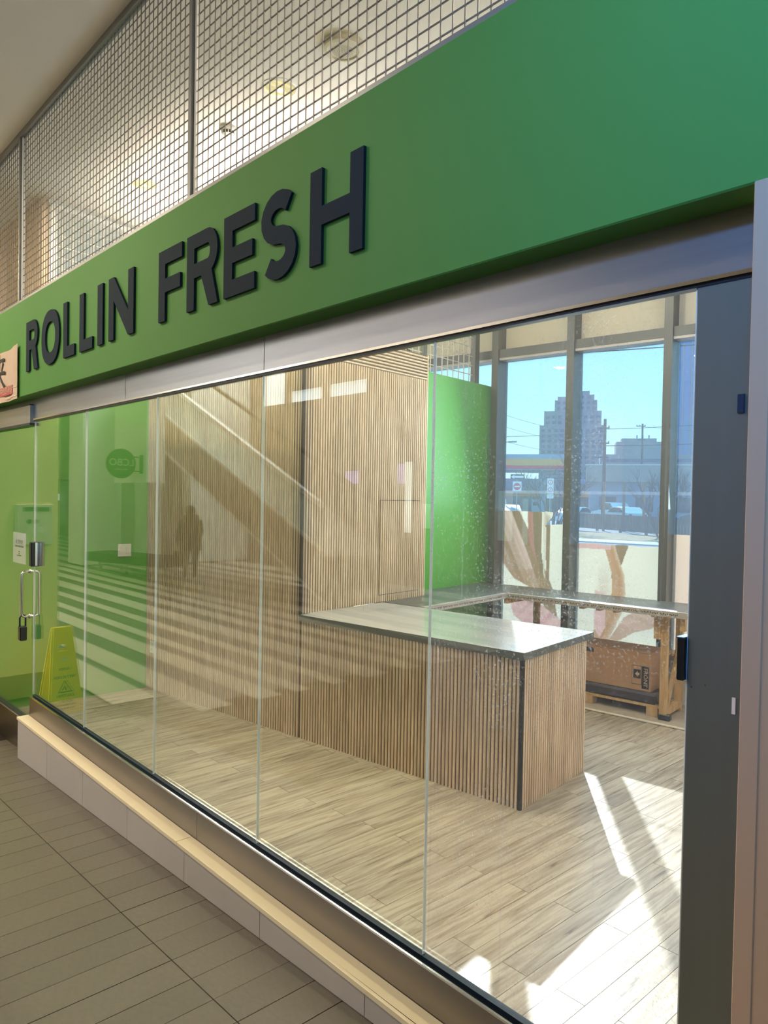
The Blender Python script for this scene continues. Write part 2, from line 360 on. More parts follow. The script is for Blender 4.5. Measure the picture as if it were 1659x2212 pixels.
# pale strips over a darker field across the far hall floor (parallel to the shopfront)
bands = [1.42]
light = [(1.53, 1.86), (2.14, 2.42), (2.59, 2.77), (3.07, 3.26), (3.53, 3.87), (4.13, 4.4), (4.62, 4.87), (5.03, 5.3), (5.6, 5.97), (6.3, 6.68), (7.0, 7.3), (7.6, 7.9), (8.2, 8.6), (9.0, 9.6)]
obj('floor_field', bx(-35, -6.2, -12, -1.42, -0.30, hz(-7)-0.004), M_farfloor, hall)
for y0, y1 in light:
    obj('floor_band', bx(-35, -6.0, -y1, -y0, hz(-7)-0.003, hz(-7)), M_band, hall)
obj('floor_band', bx(-35, -6.7, -1.42, -1.0, hz(-7)-0.003, hz(-7)), M_band, hall)
obj('floor_band', bx(-35, -6.7, -0.95, -0.1, hz(-7)-0.003, hz(-7)-0.0005), M_tile, hall)

# ---- ceilings
struct('ceiling', MB().prism([(-13, -0.03), (1.2, -0.03), tuple(A(1.0, 5.38)[:2]), tuple(A(-12.5, 5.38)[:2])], 'z', 4.55, 4.75), M_ceil)
struct('ceiling', bx(-36, 7.5, -4.0, -0.03, 4.55, 4.75), M_ceilh)
struct('ceiling', bx(-36, 7.5, -12.2, -4.0, 7.5, 7.7), M_ceilh)
struct('trim_1', bx(-36, 7.5, -4.15, -4.0, 4.45, 7.5), M_ceilh)
# ---- hall walls
bw = MB(); xs = [-36, -18.3, -17.1, -16.9, -15.4, -15.15, -13.6, 7.5]
bw.box(-36, 7.5, -10.2, -10.0, -0.4, 4.45); bw.box(-36, 7.5, -10.2, -10.0, 6.2, 7.5)
bw.box(-36, -18.3, -10.2, -10.0, 4.45, 6.2); bw.box(-17.1, -16.9, -10.2, -10.0, 4.45, 6.2); bw.box(-15.4, -15.15, -10.2, -10.0, 4.45, 6.2); bw.box(-13.6, 7.5, -10.2, -10.0, 4.45, 6.2)
M_hallw = mat('hall wall paint', rgb(150, 140, 124), 0.7, noise=0.03, scale=0.7)
struct('wall_back', bw, M_hallw)
M_lit = emit('lit clerestory glass', (0.9, 0.95, 1.0, 1), 2.6)
for i, (xa, xb, za, zb) in enumerate([(-18.3, -17.1, 4.45, 6.2), (-16.9, -15.4, 4.45, 4.78), (-15.15, -13.6, 4.45, 4.8)]):
    wn = tag(obj('window_%d' % (20+i), bx(xa, xb, -10.14, -10.10, za, zb), M_lit), kind='structure')
    if zb < 6: struct('trim_%d' % (10+i), bx(xa, xb, -10.16, -10.05, zb, 6.2), M_hallw)
# far end of the hall with a dark shopfront opening
ew = MB(); ew.box(-33.2, -33, -12.2, 0.03, 2.4, 7.5); ew.box(-33.2, -33, -8.3, 0.03, -0.4, 2.4); ew.box(-33.2, -33, -12.2, -10.6, -0.4, 2.4)
struct('wall_left', ew, M_white)
obj_sf = thing('shop_window', 'dark far shop window with pale goods seen across the mall', 'shop window', (-33, -9.4, 0))
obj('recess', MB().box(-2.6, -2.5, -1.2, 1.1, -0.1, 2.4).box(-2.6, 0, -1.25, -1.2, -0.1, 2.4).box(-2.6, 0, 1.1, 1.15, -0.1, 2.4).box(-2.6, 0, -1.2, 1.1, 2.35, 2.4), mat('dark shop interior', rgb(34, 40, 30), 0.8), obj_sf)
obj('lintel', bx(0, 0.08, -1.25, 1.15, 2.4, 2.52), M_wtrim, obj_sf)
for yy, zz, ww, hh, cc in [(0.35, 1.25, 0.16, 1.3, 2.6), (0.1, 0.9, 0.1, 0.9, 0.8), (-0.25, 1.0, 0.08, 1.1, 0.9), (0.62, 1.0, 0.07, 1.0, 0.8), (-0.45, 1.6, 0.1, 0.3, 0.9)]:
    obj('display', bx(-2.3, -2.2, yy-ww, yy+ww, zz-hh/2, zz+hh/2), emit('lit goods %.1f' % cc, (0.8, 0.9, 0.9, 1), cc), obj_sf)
# right end of the hall: glazed entrance
ew = MB(); ew.box(7.3, 7.5, -12.2, -5.0, -0.4, 7.5); ew.box(7.3, 7.5, -1.4, 0.03, -0.4, 7.5); ew.box(7.3, 7.5, -5.0, -1.4, 3.6, 7.5)
struct('wall_right', ew, M_white)
ent = tag(obj('window_30', bx(7.38, 7.41, -5.0, -1.4, 0.6, 3.6), glass('entrance glass', (0.9, 0.95, 0.98, 1))), kind='structure')
# neighbouring unit beyond the mesh partition and the front wall left of the door
struct('wall_far', bx(-12.2, -12, 0.0, 7.2, -0.2, 4.55), mat('pinkish white wall', rgb(240, 224, 216), 0.8))
struct('wall_front', MB().box(-12, -7.42, 0.0, 0.1, -0.2, 3.2).box(-36, -12, 0.0, 0.1, -0.2, 7.5).box(0.0, 7.5, 0.0, 0.1, -0.2, 4.55), M_white)
struct('wall_side', bx(0.1, 0.3, 0.1, 5.4, -0.2, 4.55), M_white)

# ---- left green wall with upper mesh, and tan panel
def wallseg(name, p0, p1, th, z0, z1, m, parent=None, kind=True):
    p0, p1 = Vector(p0), Vector(p1); dd = (p1-p0).normalized(); n = Vector((-dd.y, dd.x)) * th
    mb = MB().prism([tuple(p0), tuple(p1), tuple(p1+n), tuple(p0+n)], 'z', z0, z1)
    return struct(name, mb, m, parent)
wl = wallseg('wall_green_left', (-6.809, 0.015), (-6.752, 1.335), 0.10, 0.0, 3.12, M_green)
tanm = mat('tan timber panel', rgb(232, 206, 180), 0.7, noise=0.04, scale=2, stretch=(1, 1, 0.2))
struct('trim_2', bx(-7.06, -7.04, 0.44, 0.50, 3.12, 4.55), tanm)
struct('trim_3', bx(-9.6, -7.065, 0.42, 0.50, 3.2, 4.55), tanm)
# right green wall and pier by the window
gw = thing('wall_green_right', None, None, A(-4.60, 3.80), TH, kind='structure')
obj('green_panel', bx(-0.10, 0.0, -0.01, 1.50, 0.0, 3.14), M_green, gw)
obj('edge_cap', bx(-0.105, 0.004, 1.50, 1.506, 0.0, 3.145), mat('green edge', rgb(70, 140, 60), 0.5), gw)

# ---- wire mesh screens
def mesh_screen(L, H, wire_m, frame_m, t, pitch=0.0508, r=0.0021, mull=0.028, top=True):
    g = MB(); q = r
    n = int(L/pitch)
    for i in range(1, n+1):
        x = i*pitch
        if x > L-0.01: break
        g.box(x-q, x+q, -q-0.002, q-0.002, 0, H)
    m_ = int(H/pitch)
    for i in range(1, m_+1): g.box(0, L-mull/2-0.001, 0.002-q+0.001, 0.002+q+0.001, i*pitch-q, i*pitch+q)
    w_ = obj('wire_grid', g, wire_m, t); w_['kind'] = 'stuff'
    obj('post', bx(-mull/2, mull/2, -0.02, 0.02, 0, H), frame_m, t)
    obj('edge_strip', bx(mull/2+0.002, mull/2+0.022, -0.006, 0.008, 0, H), M_wtrim, t)
    obj('rail', bx(-mull/2, L-mull/2-0.001, -0.022, 0.02, H, H+0.04), frame_m, t)
xp = [-8.57, -5.915, -3.235, -0.60]
names = ['grey wire mesh screen above the poster, reaching past the hall ceiling corner', 'grey wire mesh screen above the word on the green fascia, between both posts', 'grey wire mesh screen in front of the round speaker grille']
for i in range(3):
    t = thing('mesh_screen', names[i], 'screen', (xp[i], -0.05, 3.285), group=None)
    mesh_screen(xp[i+1]-xp[i], 1.225, M_wire, M_wireframe, t)
t = thing('mesh_screen', 'pale wire mesh partition above the left green wall', 'screen', (-7.04, 0.52, 3.14), math.radians(97.5))
mesh_screen(3.4, 1.33, M_wirew, M_wtrim, t, pitch=0.10, r=0.004, mull=0.05)
t = thing('mesh_screen', 'pale wire mesh screen above the green wall beside the window', 'screen', A(-4.68, 3.45, 3.14), TH+math.pi/2)
mesh_screen(1.62, 1.36, M_wirew, M_wireframe, t, pitch=0.10, r=0.004, mull=0.04)
obj('post', bx(0.66, 0.72, -0.02, 0.02, 0, 1.36), M_frame, t)
obj('post', bx(1.58, 1.66, -0.03, 0.03, 0, 1.36), M_frame, t)

# ---- facade: fascia, header, sill, plinth
fa = tag(obj('trim_4', bx(-8.6, 0.9, -0.11, 0.02, 2.565, 3.255), M_fascia, bevel=0.004), kind='structure')
obj('cap_strip', bx(-8.6, 0.9, -0.09, 0.0, 3.255, 3.285), M_wireframe, fa)
hd = tag(obj('trim_5', MB().box(-7.45, -4.103, -0.004, 0.05, 2.415, 2.5655).box(-4.098, -2.665, -0.004, 0.05, 2.415, 2.5655).box(-2.66, -0.66, -0.004, 0.05, 2.415, 2.5655), M_steel), kind='structure')
obj('lip', bx(-5.70, -0.66, -0.022, 0.0, 2.407, 2.416), M_chrome, hd)
obj('gasket', bx(-5.72, -0.66, -0.014, 0.014, 2.398, 2.407), M_gasket, hd)
si = tag(obj('trim_6', MB().box(-5.693, -3.142, -0.035, -0.029, 0.0, 0.372).box(-3.139, 0.3, -0.035, -0.029, 0.0, 0.372), M_steeld), kind='structure')
obj('sill_core', bx(-5.693, 0.3, -0.029, 0.016, 0.0, 0.366), M_gasket, si)
obj('sill_lip', bx(-5.693, 0.3, -0.036, -0.028, 0.370, 0.377), M_chrome, si)
obj('inner_lip', bx(-5.693, 0.3, 0.012, 0.018, 0.36, 0.378), M_chrome, si)
obj('glazing_gasket', bx(-5.693, 0.3, -0.012, 0.012, 0.366, 0.384), M_gasket, si)
# plinth with single face tiles
pl = thing('tiled_plinth', 'long low pale tiled ledge running under the shop glass', 'ledge', (0, 0, 0))
PF, PT = -0.1115, 0.2367
def slab(xa, xb, y0, y1, da, db, zt):
    return MB().add([(xa,y0,hz(xa)+da),(xb,y0,hz(xb)+db),(xb,y1,hz(xb)+db),(xa,y1,hz(xa)+da),(xa,y0,zt),(xb,y0,zt),(xb,y1,zt),(xa,y1,zt)],
              [(0,3,2,1),(4,5,6,7),(0,1,5,4),(1,2,6,5),(2,3,7,6),(3,0,4,7)])
obj('core', slab(-5.68, 0.5, PF+0.007, -0.036, 0.001, 0.001, PT-0.022), M_gap, pl)
jx = [-5.703] + [-5.060+0.6477*i for i in range(9)]
for xa, xb in zip(jx[:-1], jx[1:]):
    obj('tile', slab(xa+0.0018, xb-0.0018, PF, PF+0.007, 0.003, 0.003, PT-0.021), M_plinth, pl)
obj('tile', slab(-5.703, -5.68, PF+0.0002, -0.036, 0.003, 0.003, PT-0.021), M_plinth, pl)
for xa, xb in ((-5.712, -3.187), (-3.184, -0.65), (-0.648, 0.5)):
    obj('top_slab', bx(xa, xb, -0.117, -0.036, PT-0.020, PT), M_ledge, pl, bevel=0.0012)
# ---- storefront panes
gx = [-5.712, -4.700, -3.685, -2.665, -1.655, -0.795]
M_pane = [M_glass, M_glass, M_glass, M_glass, M_glassd]
for i in range(5):
    wn = thing('window_%d' % (i+1), None, None, (gx[i], 0, 0.384), kind='structure')
    w_ = gx[i+1]-gx[i]-0.003
    obj('pane', bx(0.0005, w_-0.0005, -0.005, 0.005, 0, 2.015), M_pane[i], wn)
    if i < 4: obj('glass_edge', bx(w_, w_+0.0022, -0.0055, 0.0055, 0, 2.015), M_edge, wn)
obj('glass_edge', bx(-0.006, -0.0005, -0.0055, 0.0055, 0, 2.015), M_edge, bpy.data.objects['window_1'])
# ---- glass door (left), with bottom rail, pull handle, lock box
dr = thing('door_1', None, None, (-5.742, 0, 0), math.radians(0.9), kind='structure')
obj('pane', bx(-1.55, 0.0, -0.005, 0.005, 0.17, 2.36), M_glass, dr)
obj('rail', bx(-1.66, 0.0, -0.035, 0.03, -0.055, 0.171), M_steeld, dr, bevel=0.003)
obj('gasket', bx(-1.66, 0.0, -0.02, 0.012, 0.171, 0.178), M_gasket, dr)
obj('header_rail', bx(-1.66, -0.005, -0.03, 0.03, 2.39, 2.52), M_steel, dr)
obj('gasket', bx(-1.66, 0.0, -0.034, 0.034, 2.372, 2.39), M_gasket, dr)
obj('gasket', bx(-1.66, -0.01, -0.034, -0.004, 2.52, 2.528), M_gasket, dr)
struct('trim_7', bx(-7.45, -5.70, -0.034, 0.052, -0.13, -0.06), M_steeld)
xh = -0.065
def arc(c, r, a0, a1, n=5): return [(0, c[0]+r*math.cos(a0+(a1-a0)*i/n), c[1]+r*math.sin(a0+(a1-a0)*i/n)) for i in range(n+1)]
for sgn in (-1, 1):
    pts = [(xh, 0, 1.285), (xh, sgn*0.037, 1.285)] + [(xh, sgn*(0.037+0.025*math.sin(t_)), 1.26+0.025*math.cos(t_)) for t_ in (0.4, 0.8, 1.2, 1.57)] + \
          [(xh, sgn*(0.037+0.025*math.cos(t_)), 0.975-0.025*math.sin(t_)) for t_ in (0, 0.4, 0.8, 1.2, 1.57)] + [(xh, 0, 0.95)]
    o = obj('pull_handle', MB().tube(pts, 0.0095, 12), M_chrome, dr, sm=True)
    if sgn < 0:
        for zz in (1.285, 0.95): obj('flange', MB().lathe([(0.016, -0.016), (0.018, -0.012), (0.016, -0.008), (0.019, -0.006), (0.019, -0.004)], (xh, 0, zz), 16, 'y'), M_chrome, o, sm=True)
lb = obj('lock_housing', bx(0.040, 0.090, -0.045, 0.045, 1.335, 1.515), M_black, dr, bevel=0.005)
obj('side_plate', bx(0.090, 0.0915, 0.010, 0.042, 1.335, 1.515), mat('grey lock plate', rgb(118, 112, 118), 0.35, 0.5), lb)
obj('bright_bar', bx(0.090, 0.095, -0.020, -0.002, 1.34, 1.51), M_chrome, lb, bevel=0.002)
obj('mount_clip', bx(0.0, 0.040, -0.010, 0.010, 1.345, 1.505), M_black, lb)
# padlock / key safe hanging on the pull
pk = thing('key_safe', 'small black key lock box hanging on the door pull', 'lock box', (-5.805, -0.05, 0.86))
obj('body', bx(-0.03, 0.03, -0.03, 0.02, -0.085, 0.02), M_black, pk, bevel=0.006)
obj('dial_face', bx(-0.032, -0.0295, -0.022, 0.014, -0.08, 0.012), mat('grey dial face', rgb(138, 128, 118), 0.5), pk)
obj('shackle', MB().tube([(0, -0.024, 0.02), (0, -0.024, 0.085), (0, -0.016, 0.098), (0, 0.0, 0.104), (0, 0.012, 0.098), (0, 0.016, 0.085), (0, 0.016, 0.02)], 0.0065, 8), M_black, pk, sm=True)
# notice on the door
nt_ = thing('paper_notice', 'white printed paper notice taped to the glass door', 'notice', (-6.14, 0.014, 1.44), math.radians(0.9))
obj('sheet', bx(-0.155, 0.155, -0.0004, 0.0004, -0.12, 0.12), M_paper, nt_)
for s_, zz, sz in (('HI, 热尔达', 0.045, 0.04), ('SORRY WE ARE CLOSED', 0.012, 0.019), ('WILL BE', -0.03, 0.012), ('BACK', -0.045, 0.012), ('SOON THANK YOU', -0.06, 0.012)):
    text('lettering', s_, sz, M_ink, (0, -0.0012, zz), 0, nt_, extrude=0.0003)
# right metal column and pale pilaster
cl = tag(obj('trim_8', bx(-0.793, -0.655, -0.012, 0.06, 0.0, 2.41), M_col, bevel=0.003), kind='structure')
obj('bright_edge', bx(-0.7955, -0.793, -0.008, 0.02, 0.40, 2.405), M_edge, cl)
obj('screw', MB().lathe([(0.0012, -0.0135), (0.0012, -0.011)], (-0.780, 0, 1.4535), 8, 'y'), M_black, cl)
obj('screw', MB().lathe([(0.0012, -0.0135), (0.0012, -0.011)], (-0.748, 0, 1.464), 8, 'y'), M_black, cl)
obj('keeper', bx(-0.690, -0.676, -0.018, -0.011, 2.096, 2.138), mat('dark blue keeper', rgb(20, 44, 74), 0.4), cl)
obj('keeper_slot', bx(-0.6855, -0.6775, -0.014, -0.0118, 1.411, 1.449), mat('bright slot plate', rgb(250, 240, 226), 0.4), cl)
pi_ = tag(obj('trim_9', bx(-0.606, 0.3, -0.12, 0.1, hz(-0.5)-0.05, 2.565), M_pil, bevel=0.003), kind='structure')
obj('face_board', bx(-0.626, -0.585, -0.122, -0.06, hz(-0.5)-0.02, 2.5645), M_pil, pi_, bevel=0.002)
fb = thing('glass_clamp', 'black clamp on the free edge of the dusty glass beside the metal column', 'clamp', (-0.80, 0, 1.517))
obj('clamp_body', bx(-0.014, 0.004, -0.022, 0.024, -0.052, 0.050), M_black, fb, bevel=0.002)
obj('clamp_plate', bx(-0.015, 0.004, -0.024, 0.026, 0.050, 0.053), mat('blue grey plate', rgb(96, 124, 150), 0.3, 0.5), fb)

# ---- window wall (frame B: local x = along the window, y = outwards)
WO = A(0, 5.23)
mull = [-7.3, -5.85, -4.50, -3.61, -2.63, -1.70, -0.75]
wf = thing('wall_window', None, None, WO, TH, kind='structure')
low = obj('low_wall', bx(-9, 0.2, 0.05, 0.25, -0.1, 0.47), M_white, wf)
obj('sill_board', bx(-9, 0.2, -0.10, 0.16, 0.47, 0.492), M_lumber, wf)
obj('transom', bx(-9, 0.2, -0.02, 0.16, 3.43, 3.52), M_frame, wf)
obj('transom_soffit', bx(-9, 0.2, -0.015, 0.155, 3.405, 3.43), mat('pale aluminium', rgb(196, 190, 186), 0.4, 0.3), wf)
for xm in mull:
    o = obj('mullion', bx(xm-0.040, xm+0.040, -0.04, 0.17, 0.492, 4.55), M_frame, wf)
for xa, xb in zip(mull[:-1], mull[1:]):
    obj('spandrel_panel', bx(xa+0.04, xb-0.04, 0.12, 0.14, 3.52, 4.55), M_span, wf)
struct('trim_14', MB().box(0.2, 0.5, 0, 0.3, -0.2, 4.55), M_white, None, loc=WO, rz=TH)
for i, (xa, xb) in enumerate(zip(mull[:-1], mull[1:])):
    wn = tag(obj('window_%d' % (6+i), bx(xa+0.04, xb-0.04, 0.130, 0.136, 0.492, 3.405), M_winglass, None, loc=WO, rz=TH), kind='structure')
    # horizontal paler strip on glass (tape line)
    obj('tape_line', bx(xa+0.04, xb-0.04, 0.127, 0.129, 1.955, 1.985), glass('tape film', (0.9, 0.92, 0.94, 1), 0.1, 0.14, (0.7, 0.78, 0.95, 1)), wn)
# graphic films with torn upper edges
def inpoly(x, y, poly):
    c = False; n = len(poly)
    for i in range(n):
        x1, y1 = poly[i]; x2, y2 = poly[(i+1) % n]
        if (y1 > y) != (y2 > y) and x < (x2-x1)*(y-y1)/(y2-y1)+x1: c = not c
    return c
def curve_d(x, y, pts):
    best = 9; side = 0
    for (x1, y1), (x2, y2) in zip(pts[:-1], pts[1:]):
        L2 = (x2-x1)**2+(y2-y1)**2; t_ = max(0, min(1, ((x-x1)*(x2-x1)+(y-y1)*(y2-y1))/L2)); dx, dy = x-(x1+t_*(x2-x1)), y-(y1+t_*(y2-y1))
        dd = math.hypot(dx, dy)
        if dd < best: best = dd; side = math.copysign(1, (x2-x1)*dy-(y2-y1)*dx)
    return best, side
cream = Vector((0.90, 0.87, 0.78)); pink = Vector((0.78, 0.60, 0.54)); tan = Vector((0.62, 0.48, 0.36)); olive = Vector((0.46, 0.42, 0.33)); blush = Vector((0.88, 0.74, 0.68)); rose = Vector((0.72, 0.48, 0.48))
def mixc(a_, b_, t_): return a_*(1-t_)+b_*t_
def hashn(x): return (math.sin(x*127.1)*43758.5453) % 1.0
def vn(x):
    i = math.floor(x); f = x-i; f = f*f*(3-2*f); return hashn(i)*(1-f)+hashn(i+1)*f
def petals1(x, z):   # left pane: wide striped petal falling to the right, stems
    c = cream.copy()
    # left broad petal
    if inpoly(x, z, [(-4.50, 1.78), (-4.33, 1.78), (-4.05, 1.25), (-3.93, 0.92), (-4.02, 0.80), (-4.12, 0.95), (-4.30, 1.02), (-4.46, 1.20), (-4.50, 1.38)]):
        s_ = (x+4.5)*0.86+(z-1.2)*0.42; c = mixc(blush, mixc(tan, olive, 0.3), min(1, 0.05+0.95*vn(s_*24)**1.6+0.35*vn(s_*80)))
        if z < 1.12 + (x+4.3)*0.1: c = mixc(c, tan, 0.5)
    if inpoly(x, z, [(-4.36, 1.78), (-4.26, 1.78), (-4.02, 1.36), (-3.83, 0.94), (-3.74, 0.50), (-3.86, 0.50), (-3.97, 0.90), (-4.16, 1.36)]):
        c = mixc(olive, tan, 0.35+0.3*vn(x*9)); 
    if inpoly(x, z, [(-4.15, 1.78), (-4.08, 1.78), (-4.05, 1.40), (-4.02, 1.20), (-4.13, 1.45)]): c = mixc(rose, tan, 0.5)
    if inpoly(x, z, [(-4.09, 1.78), (-3.98, 1.78), (-3.97, 1.30), (-3.92, 1.00), (-4.02, 1.22), (-4.06, 1.40)]): c = mixc(tan, olive, vn(x*30))
    if inpoly(x, z, [(-3.96, 1.78), (-3.93, 1.78), (-3.925, 1.05), (-3.945, 1.1)]): c = mixc(cream, tan, 0.25)
    if inpoly(x, z, [(-3.93, 1.78), (-3.88, 1.78), (-3.88, 1.05), (-3.91, 1.0)]): c = mixc(olive, tan, 0.4)
    if inpoly(x, z, [(-4.35, 0.78), (-4.02, 0.80), (-3.85, 0.70), (-3.72, 0.62), (-3.68, 0.50), (-4.1, 0.50), (-4.3, 0.62)]): c = mixc(rose, blush, 0.3+0.6*vn((x-z)*22))
    dd, sd = curve_d(x, z, [(-3.66, 1.62), (-3.67, 1.5)])
    if dd < 0.05: c = mixc(blush, rose, 0.4)
    return c
def petals2(x, z):   # middle pane: a stem that bends downwards, petal roots
    c = mixc(cream, Vector((0.74, 0.72, 0.60)), 0.3*vn(x*2+z*3))
    if inpoly(x, z, [(-3.22, 1.46), (-3.02, 1.46), (-3.13, 1.14), (-3.18, 1.05)]): c = mixc(olive, tan, 0.45)
    dd, sd = curve_d(x, z, [(-3.24, 1.5), (-3.17, 1.3), (-3.12, 1.15), (-3.11, 0.98), (-3.15, 0.80), (-3.22, 0.66), (-3.30, 0.5)])
    wdt = 0.055+0.045*max(0, 1.3-z)
    if dd < wdt: c = mixc(mixc(tan, Vector((0.72, 0.50, 0.34)), 0.6), cream, 0.55*(dd/wdt)**1.5 if sd > 0 else 0.15)
    if z < 1.35 and -3.36 < x < -3.16 and dd >= wdt and sd < 0:
        t_ = max(0, 1-abs(x+3.26)/0.10)*min(1, (1.35-z)*2); c = mixc(c, mixc(tan, rose, 0.4), 0.55*t_*(0.6+0.4*vn(x*60)))
    if inpoly(x, z, [(-3.20, 0.50), (-3.05, 0.74), (-2.86, 0.86), (-2.66, 0.92), (-2.66, 0.70), (-2.95, 0.60), (-3.10, 0.50)]): c = mixc(blush, tan, 0.35+0.3*vn(z*30+x*8))
    if inpoly(x, z, [(-3.36, 0.98), (-3.25, 0.95), (-3.24, 0.62), (-3.30, 0.50), (-3.36, 0.6)]): c = mixc(blush, rose, 0.3)
    if z > 1.40 and x < -3.2: c = mixc(blush, rose, 0.35)
    return c
def petals3(x, z): return mixc(Vector((0.90, 0.80, 0.68)), Vector((0.90, 0.77, 0.68)), vn(z*3))
def film(name, label, x0, x1, topf, colf, idx):
    nx, nz = max(10, int((x1-x0)/0.009)), 130; me = bpy.data.meshes.new(name); vs = []; fs = []
    for j in range(nz+1):
        for i in range(nx+1):
            x = x0+(x1-x0)*i/nx; zt = topf(x); vs.append((x, 0.1245, 0.495+(zt-0.495)*j/nz))
    for j in range(nz):
        for i in range(nx): fs.append((j*(nx+1)+i, j*(nx+1)+i+1, (j+1)*(nx+1)+i+1, (j+1)*(nx+1)+i))
    n0 = len(vs)
    me.from_pydata(vs, [], fs); ca = me.color_attributes.new('print', 'FLOAT_COLOR', 'POINT')
    for i, v in enumerate(vs):
        c = colf(v[0], v[2]); ca.data[i].color = (c[0], c[1], c[2], 1)
    me.materials.append(M_film); o = bpy.data.objects.new(name, me); COL.objects.link(o); o.location = WO; o.rotation_euler[2] = TH
    sm_ = o.modifiers.new('thick', 'SOLIDIFY'); sm_.thickness = 0.0008
    return tag(o, label, 'window graphic')
def top1(x):
    if x < -3.87: return 1.765 - 0.012*(x+4.45)
    if x < -3.83: return 1.755 - 0.05*(x+3.87)/0.04
    t_ = (x+3.83)/0.17; return 1.705-0.07*min(1, t_*1.1)
def top1b(x):   # torn notch curving from (-3.84,1.74) down-left to (-3.94,1.62) then to the right
    return 1.765 - 0.012*(x+4.45) if x < -3.94 else (1.62 + 0.02*(x+3.94)/0.28)
# left film in two columns so that the curved overhang of the tear is real geometry
f1 = film('window_film', 'cream window graphic with a wide striped petal and a torn upper corner', -4.457, -3.655, top1b, petals1, 1)
# curved leaf beside the tear
tear = [(-3.94, 1.61), (-3.94, 1.768), (-3.845, 1.758), (-3.85, 1.72), (-3.87, 1.69), (-3.90, 1.655)]
tm = MB().prism([(p[0], p[1]) for p in tear], 'y', 0.1240, 0.1246)
o = obj('torn_corner', tm, None, f1); ca = o.data.color_attributes.new('print', 'FLOAT_COLOR', 'POINT')
for i, v in enumerate(o.data.vertices):
    c = petals1(v.co.x, v.co.z-0.02); ca.data[i].color = (c[0], c[1], c[2], 1)
o.data.materials.append(M_film)
film('window_film', 'cream window graphic with a bent tan stem between two mullions', -3.565, -2.672, lambda x: 1.45+0.004*math.sin(x*20), petals2, 2)
film('window_film', 'plain peach window graphic at the narrow pane by the metal column', -2.588, -1.745, lambda x: 1.583, petals3, 3)
film('window_film', 'cream window graphic left behind the green wall', -5.8, -4.545, lambda x: 1.77, lambda x, z: cream, 4)
WT = thing('window_lettering', 'white mirrored lettering printed on the torn window graphic', 'lettering', WO, TH)
M_wl = mat('white lettering', rgb(250, 244, 232), 0.6)
for s_, xx, zz, sz, sp in (('VISIT OUR STORE', -4.03, 1.035, 0.026, 1.3), ('DÉKO', -4.03, 0.985, 0.085, 1.0), ('LAYUP', -4.03, 0.80, 0.085, 1.0), ('DAKALKO', -4.03, 0.72, 0.022, 1.3)):
    o = text('lettering', s_, sz, M_wl, (xx, 0.1225, zz), math.pi*0, WT, extrude=0.0003, spacing=sp); o.scale = (-1, 1, 1)
o = tag(obj('wall_outlet', bx(-0.06, 0.06, -0.028, 0.0, -0.035, 0.035), M_wtrim, None, bevel=0.006, loc=A(-2.50, 5.28, 0.375), rz=TH), 'white socket box on the low window wall behind the lumber leg', 'outlet')
for sx_ in (-0.028, 0.028): obj('socket', MB().box(sx_-0.010, sx_-0.006, -0.030, -0.0275, -0.004, 0.012).box(sx_+0.006, sx_+0.010, -0.030, -0.0275, -0.004, 0.012).box(sx_-0.003, sx_+0.003, -0.030, -0.0275, -0.018, -0.012), M_black, o)

# ---- slatted walls and counter
SP = 0.0290
slat_cache = {}
def slat_mesh(h, w_=0.0175, dp=0.012):
    key = (round(h, 3), w_)
    if key not in slat_cache:
        c = 0.003; me = MB().prism([(-w_/2, 0), (-w_/2, -dp+c), (-w_/2+c, -dp), (w_/2-c, -dp), (w_/2, -dp+c), (w_/2, 0)], 'z', 0, h).mesh('slat'); me.materials.append(M_slat); slat_cache[key] = me
    return slat_cache[key]
def slats(parent, x0, x1, z0, z1, y=0.0, skip=()):
    n = int(round((x1-x0)/SP)); p = (x1-x0)/n; me = slat_mesh(z1-z0)
    for i in range(n):
        o = obj('slat', me, None, parent); o.location = (x0+p*(i+0.5), y, z0)
# long wall (front faces the glass): local x along +a, y into the shop
lw = thing('wall_slatted', None, None, A(-6.545, 2.215), TH, kind='structure')
obj('backing', bx(0.0, 2.185, 0.0, 0.09, 0.0, 3.22), M_back, lw)
slats(lw, 0.0, 2.175, 0.0, 3.22)
obj('corner_trim', bx(2.167, 2.190, -0.016, 0.004, 0.965, 3.22), M_seam, lw)
# return wall (faces the counter): local x along +b, y towards -a  (rotation TH+90)
rw = thing('wall_slatted_return', None, None, A(-4.372, 2.205), TH+math.pi/2, kind='structure')
obj('backing', bx(0.0, 1.59, 0.0, 0.10, 0.965, 3.22), M_back, rw)
slats(rw, 0.012, 1.578, 0.967, 2.985)
hs = MB().prism([(0, -0.012), (-0.012, -0.012), (-0.012, -0.012)], 'z', 0, 0.1)
hme = MB().prism([(0.0, -0.009), (-0.012, -0.006), (-0.012, 0.006), (0.0, 0.009)], 'x', 0, 1.578).mesh('slat'); hme.materials.append(M_slat)
for i in range(8):
    o = obj('slat', hme, None, rw); o.location = (0.004, 0, 3.0+0.0285*i)
obj('edge_board', bx(1.578, 1.592, -0.013, 0.10, 0.967, 3.22), M_slat, rw)
obj('edge_board', bx(0.0, 0.010, -0.014, 0.0, 0.967, 3.22), M_slat, rw)
dh = obj('hatch_door', MB().box(0.925, 1.500, -0.0135, -0.0122, 1.858, 1.862).box(0.925, 0.929, -0.0135, -0.0122, 1.03, 1.862).box(0.925, 1.500, -0.0135, -0.0122, 1.028, 1.032), M_seam, rw)
